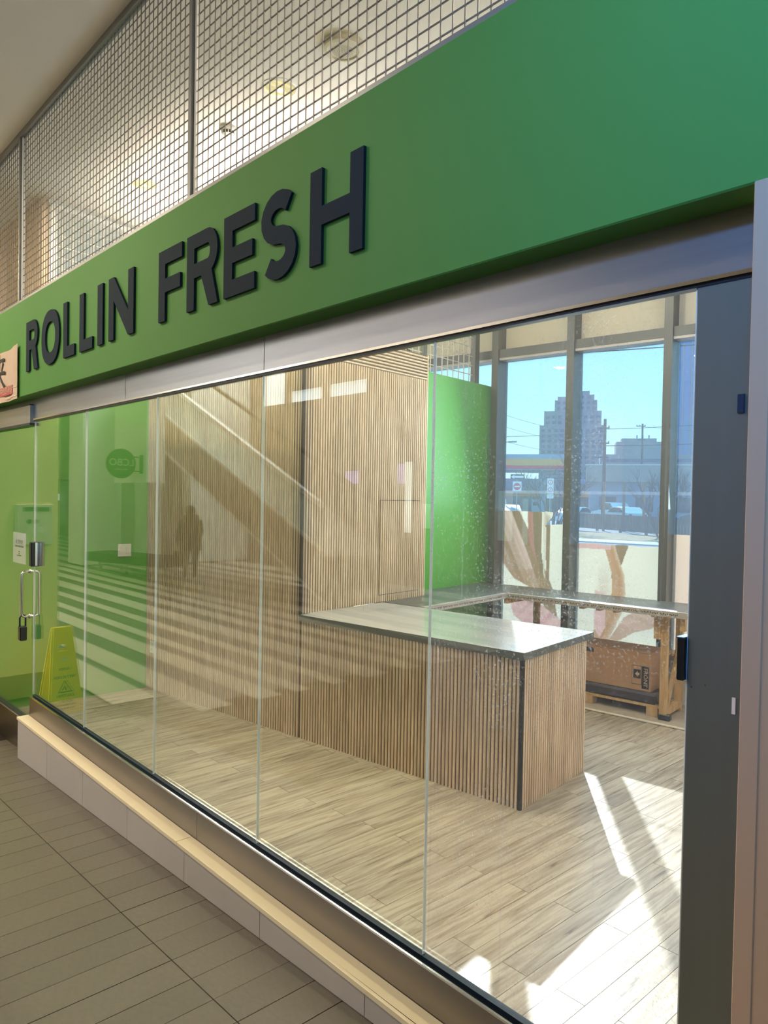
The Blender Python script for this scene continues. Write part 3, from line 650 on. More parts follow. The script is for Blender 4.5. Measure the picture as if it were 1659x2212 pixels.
# counter
ct = thing('service_counter', 'slatted oak service counter with a dark grey laminate top', 'counter', A(-4.352, 2.215), TH)
obj('body', bx(0.002, 1.937, 0.0, 0.875, 0.0, 0.915), M_back, ct)
slats(ct, 0.0, 1.929, 0.0, 0.914)
obj('corner_trim', bx(1.931, 1.9505, -0.014, 0.006, 0.0, 0.915), M_seam, ct)
end_me = slat_mesh(0.914)
n = 30; p = 0.868/n
for i in range(n):
    o = obj('slat', end_me, None, ct); o.location = (1.937, 0.008+p*(i+0.5), 0.0); o.rotation_euler[2] = math.pi/2
obj('countertop', bx(0.0, 1.956, -0.018, 0.965, 0.917, 0.966), M_ctop, ct, bevel=0.0015)
obj('top_edge_band', MB().box(-0.02, 1.957, -0.0195, -0.018, 0.918, 0.964).box(1.956, 1.9575, -0.0195, 0.966, 0.918, 0.964), M_ctedge, ct)
# back worktop, L shaped, on lumber legs with perforated zinc angle edge
bc = thing('back_worktop', 'worn dark L-shaped worktop along the green wall and the window', 'worktop', A(-4.595, 3.20), TH)
obj('top_board', MB().box(0.0, 0.685, 0.0, 1.98, 0.942, 0.966), M_btop, bc)
obj('top_board', MB().box(0.687, 2.37, 1.34, 1.98, 0.942, 0.966), M_btop, bc)
obj('bright_sheet', bx(1.18, 2.30, 1.345, 1.43, 0.9662, 0.9675), mat('white sheet strip', rgb(240, 240, 240), 0.4), bc)
def perforated(L):
    g = MB().box(0, L, -0.004, 0.0, -0.048, 0.0).box(0, L, -0.004, 0.035, 0.0, 0.0025); h = MB(); x = 0.02
    while x < L-0.1:
        for q in range(5):
            cx_ = x+q*0.0145; up_ = q % 2
            zz = (-0.017, -0.031) if not up_ else (-0.031, -0.017)
            h.prism([(cx_-0.0062, zz[0]), (cx_+0.0062, zz[0]), (cx_, zz[1])], 'y', -0.0046, -0.0038)
        x += 0.082
    return g, h
g, h = perforated(1.74); an = obj('zinc_angle', g, M_angle, bc); an.location = (0.69, 1.34, 0.966); hh_ = obj('perforation', h, M_black, an); hh_['kind'] = 'stuff'
g, h = perforated(1.34); an = obj('zinc_angle', g, M_angle, bc); an.location = (0.69, 0.0, 0.966); an.rotation_euler[2] = math.pi/2; hh_ = obj('perforation', h, M_black, an); hh_['kind'] = 'stuff'
for i, xx in enumerate((0.72, 1.02, 1.46, 1.62, 1.78, 2.12, 2.24)): obj('joist', bx(xx-0.02, xx+0.02, 1.36, 1.96, 0.90, 0.942), M_lumber, bc)
obj('rail', bx(0.66, 0.70, 1.34, 1.95, 0.865, 0.942), M_lumber, bc)
lg = obj('leg', bx(2.145, 2.205, 1.48, 1.52, 0.03, 0.90), M_lumber, bc); obj('foot_cap', bx(2.14, 2.24, 1.47, 1.53, 0.0, 0.05), M_black, lg, bevel=0.006)
obj('leg', bx(2.145, 2.205, 1.86, 1.90, 0.0, 0.92), M_lumber, bc)
obj('leg', bx(0.70, 0.76, 1.86, 1.90, 0.0, 0.90), M_lumber, bc)
obj('base_rail', bx(2.15, 2.20, 1.52, 1.86, 0.03, 0.09), M_lumber, bc)
obj('brace', MB().prism([(1.53, 0.06), (1.58, 0.06), (1.86, 0.50), (1.86, 0.58)], 'x', 2.16, 2.19), M_lumber, bc)
obj('cleat', bx(2.09, 2.145, 1.46, 1.52, 0.70, 0.90), M_lumber, bc)
obj('cleat', bx(2.33, 2.37, 1.40, 1.46, 0.80, 0.94), M_lumber, bc)
# white curb strip on the floor
tag(obj('floor_conduit', bx(-2.4, 1.6, -0.012, 0.012, 0.0, 0.016), mat('pale plastic strip', rgb(226, 214, 190), 0.5), None, loc=A(-2.5, 4.515, 0.0), rz=TH, bevel=0.004), 'long pale trim strip lying where the planks end', 'trim strip')
# pallet and carton
pa = thing('pallet', 'wooden pallet wrapped in dark film under the worktop', 'pallet', A(-3.05, 4.93), TH)
for xx in (-0.62, -0.08, 0.52): obj('block', bx(xx-0.05, xx+0.05, -0.20, -0.10, 0.0, 0.075), M_lumber, pa)
for xx in (-0.62, -0.08, 0.52): obj('block', bx(xx-0.05, xx+0.05, 0.12, 0.22, 0.0, 0.075), M_lumber, pa)
for yy in (-0.20, -0.06, 0.08): obj('deck_board', bx(-0.70, 0.60, yy, yy+0.10, 0.075, 0.093), M_lumber, pa)
obj('dark_wrap', bx(-0.70, 0.55, -0.185, 0.2, 0.093, 0.19), M_plastic, pa, bevel=0.02)
cb = thing('carton', 'big brown cardboard carton marked FRONT lying on the pallet', 'box', A(-3.18, 4.98, 0.19), TH)
obj('carton_body', bx(-0.60, 0.615, -0.20, 0.18, 0.0, 0.345), M_card, cb, bevel=0.004)
obj('flap', bx(-0.60, 0.615, -0.205, -0.01, 0.345, 0.349), M_card, cb)
obj('tape_patch', bx(-0.02, 0.08, -0.2022, -0.1995, 0.285, 0.325), M_print, cb)
obj('label_plate', bx(0.538, 0.602, -0.2025, -0.1995, 0.025, 0.225), M_print, cb)
text('lettering', 'FRONT', 0.050, mat('carton letter', rgb(214, 176, 136), 0.8), (0.570, -0.204, 0.125), 0, cb, ry=math.pi/2, extrude=0.0004, xs=1.05)
obj('arrow_mark', MB().box(0.46, 0.525, -0.2025, -0.1995, 0.11, 0.19), M_print, cb)
obj('arrow_stroke', MB().prism([(0.475, 0.15), (0.50, 0.175), (0.50, 0.16), (0.515, 0.16), (0.515, 0.14), (0.50, 0.14), (0.50, 0.125)], 'y', -0.204, -0.2024), mat('carton letter', rgb(214, 176, 136), 0.8), cb)
obj('frame_line', MB().box(0.445, 0.535, -0.2022, -0.1995, 0.222, 0.225).box(0.445, 0.535, -0.2022, -0.1995, 0.055, 0.058).box(0.445, 0.447, -0.2022, -0.1995, 0.055, 0.225).box(0.533, 0.535, -0.2022, -0.1995, 0.055, 0.225), M_print, cb)
# wall plates
sw = tag(obj('switch_plate', bx(-0.062, 0.062, -0.007, 0.0, -0.059, 0.059), M_wtrim, None, bevel=0.002, loc=(-6.757, 1.113, 1.342), rz=math.radians(87.5)), 'white double light switch on the left green wall', 'switch')
for xx in (-0.03, 0.03): obj('rocker', bx(xx-0.017, xx+0.017, -0.011, -0.006, -0.033, 0.033), M_wtrim, sw, bevel=0.002)
ou = tag(obj('outlet_plate', bx(-0.036, 0.036, -0.008, 0.0, -0.058, 0.058), M_wtrim, None, bevel=0.002, loc=A(-6.405, 2.202, 0.412), rz=TH), 'white outlet plate low on the slatted wall', 'outlet')
for zz in (-0.022, 0.022): obj('socket', bx(-0.014, 0.014, -0.010, -0.007, zz-0.013, zz+0.013), M_white, ou)
# ---- ceiling fixtures in the shop
def downlight(x, y, label):
    t = thing('downlight', label, 'ceiling light', (x, y, 4.55), group='recessed ceiling lights')
    n = 28; rr = 0.105
    g = MB(); 
    obj('ring', MB().lathe([(rr+0.014, 0.0), (rr+0.014, -0.004), (rr, -0.006), (rr, 0.0)], (0, 0, 0), n), M_wtrim, t)
    # amber cone seen from below (faces inward), its reflections painted as tone streaks
    seg = 16
    for k_ in range(seg):
        a0, a1 = 2*math.pi*k_/seg, 2*math.pi*(k_+1)/seg
        pass
    vs = []; fs = []
    for (r_, h_) in [(rr, -0.0065), (0.09, -0.003), (0.055, -0.0015), (0.0, -0.001)]:
        for k_ in range(n): vs.append((r_*math.cos(2*math.pi*k_/n), r_*math.sin(2*math.pi*k_/n), h_))
    for i_ in range(3):
        for k_ in range(n): fs.append((i_*n+k_, i_*n+(k_+1) % n, (i_+1)*n+(k_+1) % n, (i_+1)*n+k_))
    o = obj('reflector', MB().add(vs, fs), mat('amber reflector', rgb(240, 222, 160), 0.25, 0.1, noise=0.35, scale=2, stretch=(14, 3, 1)), t)
    obj('lamp', MB().lathe([(0.022, -0.0065), (0.022, -0.0035)], (-0.02, 0.01, 0), 12), emit('warm lamp', (1.0, 0.86, 0.6, 1), 3.0), t)
    return t
downlight(-4.06, 0.99, 'round recessed downlight with an amber reflector, nearer the speaker grille')
downlight(-6.12, 0.99, 'round recessed downlight with an amber reflector, above the word start')
sp_ = thing('ceiling_speaker', 'round beige perforated speaker grille on the shop ceiling', 'speaker', (-3.42, 1.0, 4.55))
obj('rim', MB().lathe([(0.125, 0.0), (0.125, -0.02), (0.115, -0.034), (0.095, -0.038), (0.09, -0.03)], (0, 0, 0), 32), mat('beige plastic', rgb(216, 204, 178), 0.5), sp_, sm=True)
gr = MB()
for rr in range(1, 8):
    for k_ in range(rr*6):
        a_ = 2*math.pi*k_/(rr*6); gr.lathe([(0.0014, -0.0395), (0.0014, -0.0375)], (rr*0.0085*math.cos(a_), rr*0.0085*math.sin(a_), 0), 5)
o = obj('perforation', gr, M_gap, sp_); o['kind'] = 'stuff'
sd = thing('smoke_detector', 'small white vented smoke detector on the shop ceiling', 'smoke detector', (-4.75, 1.01, 4.55))
obj('base', MB().lathe([(0.055, 0.0), (0.058, -0.02), (0.05, -0.035)], (0, 0, 0), 24), M_wtrim, sd, sm=True)
obj('vent_ring', MB().lathe([(0.045, -0.035), (0.045, -0.055)], (0, 0, 0), 24), M_black, sd)
for k_ in range(12):
    a_ = 2*math.pi*k_/12; obj('vent_rib', MB().tube([(0.046*math.cos(a_), 0.046*math.sin(a_), -0.034), (0.044*math.cos(a_), 0.044*math.sin(a_), -0.056)], 0.004, 6), M_wtrim, sd)
obj('dome', MB().lathe([(0.046, -0.055), (0.035, -0.068), (0.012, -0.074)], (0, 0, 0), 24), M_wtrim, sd, sm=True)

# ---- fascia letters
def letter_poly(ch, w_, h_, s_):
    """outer polygons (possibly with holes drawn as separate solids) as list of convex-ish polygons"""
    P = []
    def rect(x0, z0, x1, z1): P.append([(x0, z0), (x1, z0), (x1, z1), (x0, z1)])
    if ch == 'I': rect(0, 0, w_, h_)
    elif ch == 'L': P.append([(0, 0), (w_, 0), (w_, s_*0.95), (s_, s_*0.95), (s_, h_), (0, h_)])
    elif ch == 'F': P.append([(0, 0), (s_, 0), (s_, h_*0.40), (w_*0.93, h_*0.40), (w_*0.93, h_*0.40+s_*0.95), (s_, h_*0.40+s_*0.95), (s_, h_-s_*0.98), (w_, h_-s_*0.98), (w_, h_), (0, h_)])
    elif ch == 'E': P.append([(0, 0), (w_, 0), (w_, s_*0.98), (s_, s_*0.98), (s_, h_/2-s_*0.47), (w_*0.93, h_/2-s_*0.47), (w_*0.93, h_/2+s_*0.47), (s_, h_/2+s_*0.47), (s_, h_-s_*0.98), (w_, h_-s_*0.98), (w_, h_), (0, h_)])
    elif ch == 'H': P.append([(0, 0), (s_, 0), (s_, h_/2-s_*0.48), (w_-s_, h_/2-s_*0.48), (w_-s_, 0), (w_, 0), (w_, h_), (w_-s_, h_), (w_-s_, h_/2+s_*0.48), (s_, h_/2+s_*0.48), (s_, h_), (0, h_)])
    elif ch == 'N': P.append([(0, 0), (s_, 0), (s_, h_*0.62), (w_-s_, 0), (w_, 0), (w_, h_), (w_-s_, h_), (w_-s_, h_*0.38), (s_, h_), (0, h_)])
    return P
def ring_strip(pts_out, pts_in, y0, y1):
    n = len(pts_out); mb = MB(); vs = []
    for (x, z) in pts_out: vs.append((x, y0, z))
    for (x, z) in pts_in: vs.append((x, y0, z))
    for (x, z) in pts_out: vs.append((x, y1, z))
    for (x, z) in pts_in: vs.append((x, y1, z))
    return vs, n
def band(path_out, path_in, y0, y1, closed=False):
    n = len(path_out); vs, _ = ring_strip(path_out, path_in, y0, y1); fs = []
    rng = range(n) if closed else range(n-1)
    for i in rng:
        j = (i+1) % n
        fs += [(i, j, n+j, n+i), (2*n+i, 3*n+i, 3*n+j, 2*n+j), (i, 2*n+i, 2*n+j, j), (n+i, n+j, 3*n+j, 3*n+i)]
    if not closed: fs += [(0, n, 3*n, 2*n), (n-1, 3*n-1, 4*n-1, 2*n-1)]
    return MB().add(vs, fs)
def stroke(path, hw, y0, y1):
    o_, i_ = [], []
    for k_, p in enumerate(path):
        a_ = path[max(k_-1, 0)]; b_ = path[min(k_+1, len(path)-1)]; dx, dz = b_[0]-a_[0], b_[1]-a_[1]; l_ = math.hypot(dx, dz)
        o_.append((p[0]-dz/l_*hw, p[1]+dx/l_*hw)); i_.append((p[0]+dz/l_*hw, p[1]-dx/l_*hw))
    return band(o_, i_, y0, y1)
ZB, ZT = 2.7266, 3.0686; HL = ZT-ZB
LY0, LY1 = -0.1225, -0.1105
spec_l = [(c_, a_*1.0178, b_*1.0178) for c_, a_, b_ in (('R', -5.438, -5.195), ('O', -5.113, -4.775), ('L', -4.700, -4.509), ('L', -4.425, -4.223), ('I', -4.147, -4.072), ('N', -3.988, -3.663),
          ('F', -3.374, -3.135), ('R', -3.085, -2.81), ('E', -2.756, -2.516), ('S', -2.467, -2.235), ('H', -2.149, -1.856))]
occ = {}
which = {0: 'first letter', 1: 'round second letter', 2: 'third letter, beside the O', 3: 'fourth letter, before the I', 4: 'fifth letter', 5: 'sixth letter', 6: 'first letter of the second word', 7: 'second letter of the second word', 8: 'third letter of the second word', 9: 'fourth letter of the second word', 10: 'last letter of the sign'}
for li, (ch, xa, xb) in enumerate(spec_l):
    W_ = xb-xa; S_ = 0.070; root = thing('sign_letter', 'dark slate raised letter %s on the green fascia, %s' % (ch, which[li]), 'letter', (xa, 0, ZB), group='shop name letters')
    if ch in 'ILFEHN':
        pg = letter_poly(ch, W_, HL, S_)[0]
        mb = MB().prism(pg, 'y', LY0, LY1); me = mb.mesh('face')
        bm = bmesh.new(); bm.from_mesh(me); bmesh.ops.triangulate(bm, faces=[f for f in bm.faces if len(f.verts) > 4]); bm.to_mesh(me); bm.free()
        obj('letter_face', me, M_letter, root)
    elif ch == 'O':
        n = 40; po, pi2 = [], []
        for k_ in range(n):
            a_ = 2*math.pi*k_/n; c_, s2 = math.cos(a_), math.sin(a_); e_ = 0.88
            f_ = lambda v: math.copysign(abs(v)**e_, v)
            po.append((W_/2+W_/2*f_(c_), HL/2+(HL/2+0.006)*f_(s2))); pi2.append((W_/2+(W_/2-S_-0.004)*f_(c_), HL/2+(HL/2-S_)*f_(s2)))
        obj('letter_face', band(po, pi2, LY0, LY1, True), M_letter, root)
    elif ch == 'R':
        mb = MB().box(0, S_, LY0, LY1, 0, HL)
        rr = HL*0.29; cx_ = W_-rr*0.92; zc = HL-rr; po = [(S_, HL)]; pi2 = [(S_, HL-S_*0.92)]
        for k_ in range(13):
            a_ = math.pi/2-math.pi*k_/12
            po.append((cx_+rr*0.92*math.cos(a_), zc+rr*math.sin(a_))); pi2.append((cx_+(rr*0.92-S_)*math.cos(a_)+0.004, zc+(rr-S_*0.92)*math.sin(a_)))
        po.append((S_, zc-rr)); pi2.append((S_, zc-rr+S_*0.92))
        b2 = band(po, pi2, LY0, LY1); mb.add(b2.v, b2.f)
        z1_ = zc-rr+0.01
        mb.prism([(W_-S_*1.08, 0), (W_+0.004, 0), (W_*0.80, z1_+0.015), (W_*0.45, z1_+0.01)], 'y', LY0+0.0001, LY1)
        obj('letter_face', mb, M_letter, root)
    elif ch == 'S':
        pts = []; hw = S_/2; x0, x1, z0, z1 = hw*0.9, W_-hw*0.95, hw, HL-hw; mx = (x0+x1)/2; q = (z1-z0)/4; rx = (x1-x0)/2
        for k_ in range(13):
            a_ = math.radians(38+ (270-38)*k_/12); pts.append((mx+rx*math.cos(a_), z1-q+q*math.sin(a_)))
        for k_ in range(1, 14):
            a_ = math.radians(90-(90+142)*k_/13); pts.append((mx+rx*math.cos(a_), z0+q+q*math.sin(a_)))
        obj('letter_face', stroke(pts, hw, LY0, LY1), M_letter, root)
# poster at the left end of the fascia
po_ = thing('poster', 'cream paper poster with a big black character at the left end of the fascia', 'poster', (-6.12, -0.112, 2.76))
ps = MB(); 
n = 24; vs = []; fs = []
for i in range(n+1):
    x = -0.75+1.145*i/n; dr_ = -0.012-0.006*math.sin(i*0.9); zt = 0.175+0.02*((i/n-0.6)**2)*2 - (0.0 if i < n-3 else -0.012*(i-n+3)/3); vs += [(x, dr_, -0.205), (x, dr_, zt), (x, dr_+0.001, -0.205), (x, dr_+0.001, zt)]
for i in range(n):
    a_ = i*4; b_ = a_+4; fs += [(a_, b_, b_+1, a_+1), (a_+2, a_+3, b_+3, b_+2), (a_+1, b_+1, b_+3, a_+3), (a_, a_+2, b_+2, b_)]
obj('sheet', MB().add(vs, fs), M_poster, po_, sm=True)
text('character', '来', 0.30, M_ink, (-0.045, -0.0195, 0.0), 0, po_, extrude=0.0006, bold=0.0015, xs=1.05)
text('character', '未', 0.30, M_ink, (-0.41, -0.0195, 0.0), 0, po_, extrude=0.0006, bold=0.0015, xs=1.05)
obj('red_band', bx(-0.30, 0.30, -0.0200, -0.0188, -0.160, -0.095), M_red, po_)
text('lettering', '家常特色的味道', 0.062, M_poster, (0.08, -0.0212, -0.127), 0, po_, extrude=0.0004)
obj('tape_strip', MB().box(0.17, 0.385, -0.0195, -0.0185, -0.118, -0.112).box(0.12, 0.385, -0.0195, -0.0185, -0.182, -0.176), mat('clear tape', rgb(244, 236, 214), 0.3), po_)

# ================================================================== HALL OBJECTS (seen as reflections in the glass)
M_cream = mat('cream pier paint', rgb(236, 216, 130), 0.6)
M_creamd = mat('beige base board', rgb(168, 140, 92), 0.6)
pr = tag(obj('wall_pier', bx(-8.3, -7.32, -0.70, -0.0, -0.06, 4.55), mat('cream pier', rgb(244, 226, 170), 0.6)), kind='structure')
obj('pier_base', bx(-8.31, -7.305, -0.705, 0.0, -0.06, 0.16), M_creamd, pr)
cb2 = thing('wall_cabinet', 'small cream wall cabinet with dark label strip and round knob on the pier', 'cabinet', (-7.32, -0.50, 1.57))
obj('cabinet_box', bx(0, 0.03, -0.14, 0.14, -0.19, 0.19), M_white, cb2, bevel=0.004)
obj('label_strip', bx(0.03, 0.034, -0.11, 0.07, 0.125, 0.165), mat('dark green label', rgb(60, 66, 40), 0.6), cb2)
obj('knob', MB().lathe([(0.022, 0.03), (0.022, 0.045)], (0, 0.02, 0.03), 16, 'x'), mat('dark knob', rgb(76, 80, 50), 0.5), cb2)
obj('dial', MB().lathe([(0.03, 0.03), (0.026, 0.038)], (0, -0.03, -0.05), 20, 'x'), M_wtrim, cb2)
def column(x0, x1, y0, y1, m, nm='hall_column', lab='', z=7.5):
    return tag(obj(nm, bx(x0, x1, y0, y1, -0.06, z), m), kind='structure')
M_hw = mat('white hall column', rgb(222, 222, 212), 0.6)
column(-20.6, -19.6, -6.4, -5.35, M_hw, 'wall_column', z=7.4)
wc = tag(obj('wall_column', MB().lathe([(0.62, -0.06), (0.62, 7.4)], (-19.6, -7.4, 0), 32), M_hw, sm=True), kind='structure')
struct('wall_column', bx(-26, -18.9, -10.0, -8.1, -0.06, 7.4), M_hw)
# wet floor sign (A frame)
M_yel = mat('yellow safety plastic', rgb(238, 206, 20), 0.45)
ws = thing('wet_floor_sign', 'yellow folding wet floor sign reflected in the glass by the door', 'floor sign', (-6.83, -0.575, hz(-6.8)), math.radians(90))
# local x along +y(world), y -> -x ; front faces +x (towards the camera)
def panel(sgn, yb, yt):
    mb = MB()
    H_ = 0.75; w0, w1 = 0.155, 0.085
    pts = [(-w0, 0.0), (w0, 0.0), (w1, H_), (-w1, H_)]
    hole = [(-0.045, 0.545), (0.045, 0.545), (0.045, 0.60), (-0.045, 0.60)]
    def wf_(z): return w0+(w1-w0)*z/H_
    def sl(z0, z1, xa0, xb0, xa1, xb1):
        ya, ybb = yb+(yt-yb)*z0/H_, yb+(yt-yb)*z1/H_; th_ = 0.006
        mb.add([(xa0, ya-th_, z0), (xb0, ya-th_, z0), (xb0, ya+th_, z0), (xa0, ya+th_, z0), (xa1, ybb-th_, z1), (xb1, ybb-th_, z1), (xb1, ybb+th_, z1), (xa1, ybb+th_, z1)],
               [(0,3,2,1),(4,5,6,7),(0,1,5,4),(1,2,6,5),(2,3,7,6),(3,0,4,7)])
    sl(0.0, 0.545, -wf_(0), wf_(0), -wf_(0.545), wf_(0.545)); sl(0.60, H_, -wf_(0.60), wf_(0.60), -w1, w1)
    sl(0.545, 0.60, -wf_(0.545), -0.045, -wf_(0.60), -0.045); sl(0.545, 0.60, 0.045, wf_(0.545), 0.045, wf_(0.60))
    return mb
fp = obj('front_panel', panel(1, -0.15, -0.01), M_yel, ws); obj('back_panel', panel(1, 0.15, 0.01), M_yel, ws)
obj('hinge', MB().tube([(-0.08, 0, 0.745), (0.08, 0, 0.745)], 0.012, 8), M_yel, ws)
tilt = math.atan(0.14/0.75)
def on_panel(z): return -0.15+0.14*z/0.75-0.0075
M_sgn = mat('dark sign print', rgb(70, 70, 20), 0.7)
for s_, zz, sz in (('WET FLOOR', 0.315, 0.034), ('CAUTION', 0.155, 0.034), ('CUIDADO', 0.105, 0.026), ('PISO MOJADO', 0.075, 0.024), ('SOL MOUILLE', 0.045, 0.024), ('FLOOR', 0.385, 0.03)):
    o = text('lettering', s_, sz, M_sgn, (0, on_panel(zz), zz), 0, fp, extrude=0.0004, bold=0.0006); o.rotation_euler[0] = -tilt
def tri(r): return [(r*math.cos(math.radians(a_)), r*math.sin(math.radians(a_))) for a_ in (90, 210, 330)]
o = obj('triangle_mark', MB().prism(tri(0.075), 'y', -0.0005, 0.0005), M_sgn, fp); o.location = (0, on_panel(0.22), 0.22); o.rotation_euler[0] = -tilt
o2 = obj('triangle_inner', MB().prism(tri(0.056), 'y', -0.0012, -0.0004), M_yel, o)
obj('figure_mark', MB().prism([(-0.02, -0.02), (-0.005, 0.0), (-0.012, 0.015), (0.0, 0.022), (0.012, 0.005), (0.03, -0.012), (0.02, -0.018), (0.004, -0.002), (-0.008, -0.022)], 'y', -0.0018, -0.0010), M_sgn, o2)
obj('round_mark', MB().lathe([(0.022, on_panel(0.47)-0.001), (0.022, on_panel(0.47)+0.001)], (0, 0, 0.47), 20, 'y'), mat('pale badge', rgb(220, 226, 170), 0.6), fp)
# long bench
be = thing('long_bench', 'long dark upholstered bench beneath the round hanging shop sign', 'bench', (-18.2, -5.0, -0.059), math.radians(-15))
obj('seat', bx(-0.1, 2.7, -0.75, 0.0, 0.24, 0.46), mat('dark bench fabric', rgb(66, 56, 46), 0.8), be, bevel=0.02)
for xx in (0.4, 1.4, 2.4):
    obj('leg', bx(xx-0.02, xx+0.02, -0.70, -0.64, 0, 0.24), M_chrome, be); obj('leg', bx(xx-0.02, xx+0.02, -0.08, -0.02, 0, 0.24), M_chrome, be)
obj('stretcher', bx(0.4, 2.4, -0.06, -0.04, 0.20, 0.24), M_chrome, be)
# blade sign
bs = thing('hanging_sign', 'round dark hanging shop sign on a two-arm bracket, reflected in the glass', 'sign', (-15.1, -4.52, 2.49))
dsk = obj('disc', MB().lathe([(0.30, -0.04), (0.31, -0.03), (0.31, 0.03), (0.30, 0.04)], (0, 0, 0), 40, 'x'), mat('dark green sign', rgb(30, 48, 22), 0.5), bs)
text('lettering', 'LCBO', 0.21, mat('pale sign letter', rgb(172, 180, 140), 0.6), (0.0425, 0, 0.02), math.pi/2, dsk, extrude=0.002)
text('lettering', 'wines spirits', 0.055, mat('pale sign letter', rgb(172, 180, 140), 0.6), (0.0425, 0, -0.12), math.pi/2, dsk, extrude=0.002)
M_brk = mat('sign bracket', rgb(34, 46, 26), 0.5)
obj('bracket_arm', bx(-0.02, 0.02, -0.42, -0.26, 0.14, 0.16), M_brk, bs); obj('bracket_arm', bx(-0.02, 0.02, -0.42, -0.26, -0.16, -0.14), M_brk, bs)
obj('mount_plate', bx(-0.03, 0.03, -0.47, -0.42, -0.2, 0.2), M_brk, bs)
struct('wall_column', bx(-16.6, -14.9, -5.4, -4.99, 2.1, 7.4), M_hw)
# escalator
es = thing('escalator', 'long inclined escalator with bright handrails reflected in the glass', 'escalator', (-12.0, -6.4, 0))
M_truss = mat('escalator cladding', rgb(176, 170, 156), 0.4, 0.3); M_rail = mat('bright balustrade trim', rgb(250, 250, 248), 0.3, 0.0)
sl_ = 0.455
def incl(x0, x1, zoff, hh, y0, y1): # inclined beam: z = zoff - sl*x
    return MB().add([(x0,y0,zoff-sl_*x0),(x1,y0,zoff-sl_*x1),(x1,y1,zoff-sl_*x1),(x0,y1,zoff-sl_*x0),(x0,y0,zoff-sl_*x0+hh),(x1,y0,zoff-sl_*x1+hh),(x1,y1,zoff-sl_*x1+hh),(x0,y1,zoff-sl_*x0+hh)],
                    [(0,3,2,1),(4,5,6,7),(0,1,5,4),(1,2,6,5),(2,3,7,6),(3,0,4,7)])
obj('truss', incl(-8.0, 1.6, 0.66, 0.85, -1.4, 0.0), M_truss, es)
obj('lower_trim', incl(-8.0, 1.6, 0.62, 0.05, -0.02, 0.03), M_rail, es)
obj('skirt_trim', incl(-8.0, 1.4, 1.50, 0.07, -0.05, 0.02), M_rail, es)
obj('balustrade_glass', incl(-8.0, 1.4, 1.57, 0.75, -0.03, -0.01), glass('balustrade glass', (0.8, 0.84, 0.8, 1), 0, 0.15), es)
for y_ in (0.0, -1.4):
    obj('handrail', incl(-8.0, 1.4, 2.30, 0.09, y_-0.06, y_+0.03), M_black if y_ else M_rail, es)
obj('step', MB().box(0.6, 1.4, -1.3, -0.1, 0.55, 0.75), M_truss, es)
obj('landing', bx(1.2, 2.6, -1.4, 0.0, -0.06, 0.15), M_truss, es)
obj('support', bx(-6.2, -5.9, -0.9, -0.5, -0.06, 3.3), M_truss, es)
# ceiling light strips near escalator
for i, (x_, y_, z_) in enumerate(((-16.5, -7.5, 6.6), (-13.2, -7.8, 5.4))):
    tag(obj('light_strip', bx(x_-0.9, x_+0.9, y_-0.06, y_+0.06, z_, z_+0.05), emit('fluorescent strip', (1, 1, 1, 1), 9.0)), ['bright fluorescent strip high above the escalator', 'bright fluorescent strip half way down the escalator', 'bright fluorescent strip at the low end of the escalator'][i], 'light')
    obj('hanger', MB().box(x_-0.6, x_-0.59, y_-0.005, y_+0.005, z_+0.05, 7.5).box(x_+0.59, x_+0.6, y_-0.005, y_+0.005, z_+0.05, 7.5), M_wireframe, [q for q in SC.objects if q.name.startswith('light_strip')][-1], )
# lit signs on the opposite hall wall
M_vio = emit('violet lit sign', (0.55, 0.42, 0.9, 1), 1.6); M_wls = emit('white lit sign', (0.95, 0.95, 0.9, 1), 2.4)
def litsign(x0, x1, z0, z1, m, label):
    t = thing('lit_sign', label, 'sign', ((x0+x1)/2, -10.0, (z0+z1)/2)); hw, hh = (x1-x0)/2, (z1-z0)/2
    obj('sign_case', bx(-hw-0.006, hw+0.006, 0.0, 0.08, -hh-0.01, hh+0.01), M_black, t); obj('lit_face', bx(-hw, hw, 0.08, 0.09, -hh, hh), m, t)
litsign(-14.25, -13.73, 2.2, 2.52, M_vio, 'small violet backlit sign reflected left on the pale slats')
litsign(-12.33, -12.10, 2.2, 2.66, M_vio, 'narrow violet backlit sign reflected beside the tall white one')
litsign(-12.08, -11.86, 1.08, 2.70, M_wls, 'tall white backlit sign reflected on the pale slats')
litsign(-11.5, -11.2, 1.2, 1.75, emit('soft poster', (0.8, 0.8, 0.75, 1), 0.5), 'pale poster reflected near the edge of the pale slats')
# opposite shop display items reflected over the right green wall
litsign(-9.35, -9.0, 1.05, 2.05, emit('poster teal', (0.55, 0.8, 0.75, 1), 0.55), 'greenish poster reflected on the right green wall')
litsign(-8.75, -8.62, 1.0, 1.9, emit('poster teal2', (0.4, 0.75, 0.85, 1), 0.7), 'narrow bluish poster reflected on the right green wall')

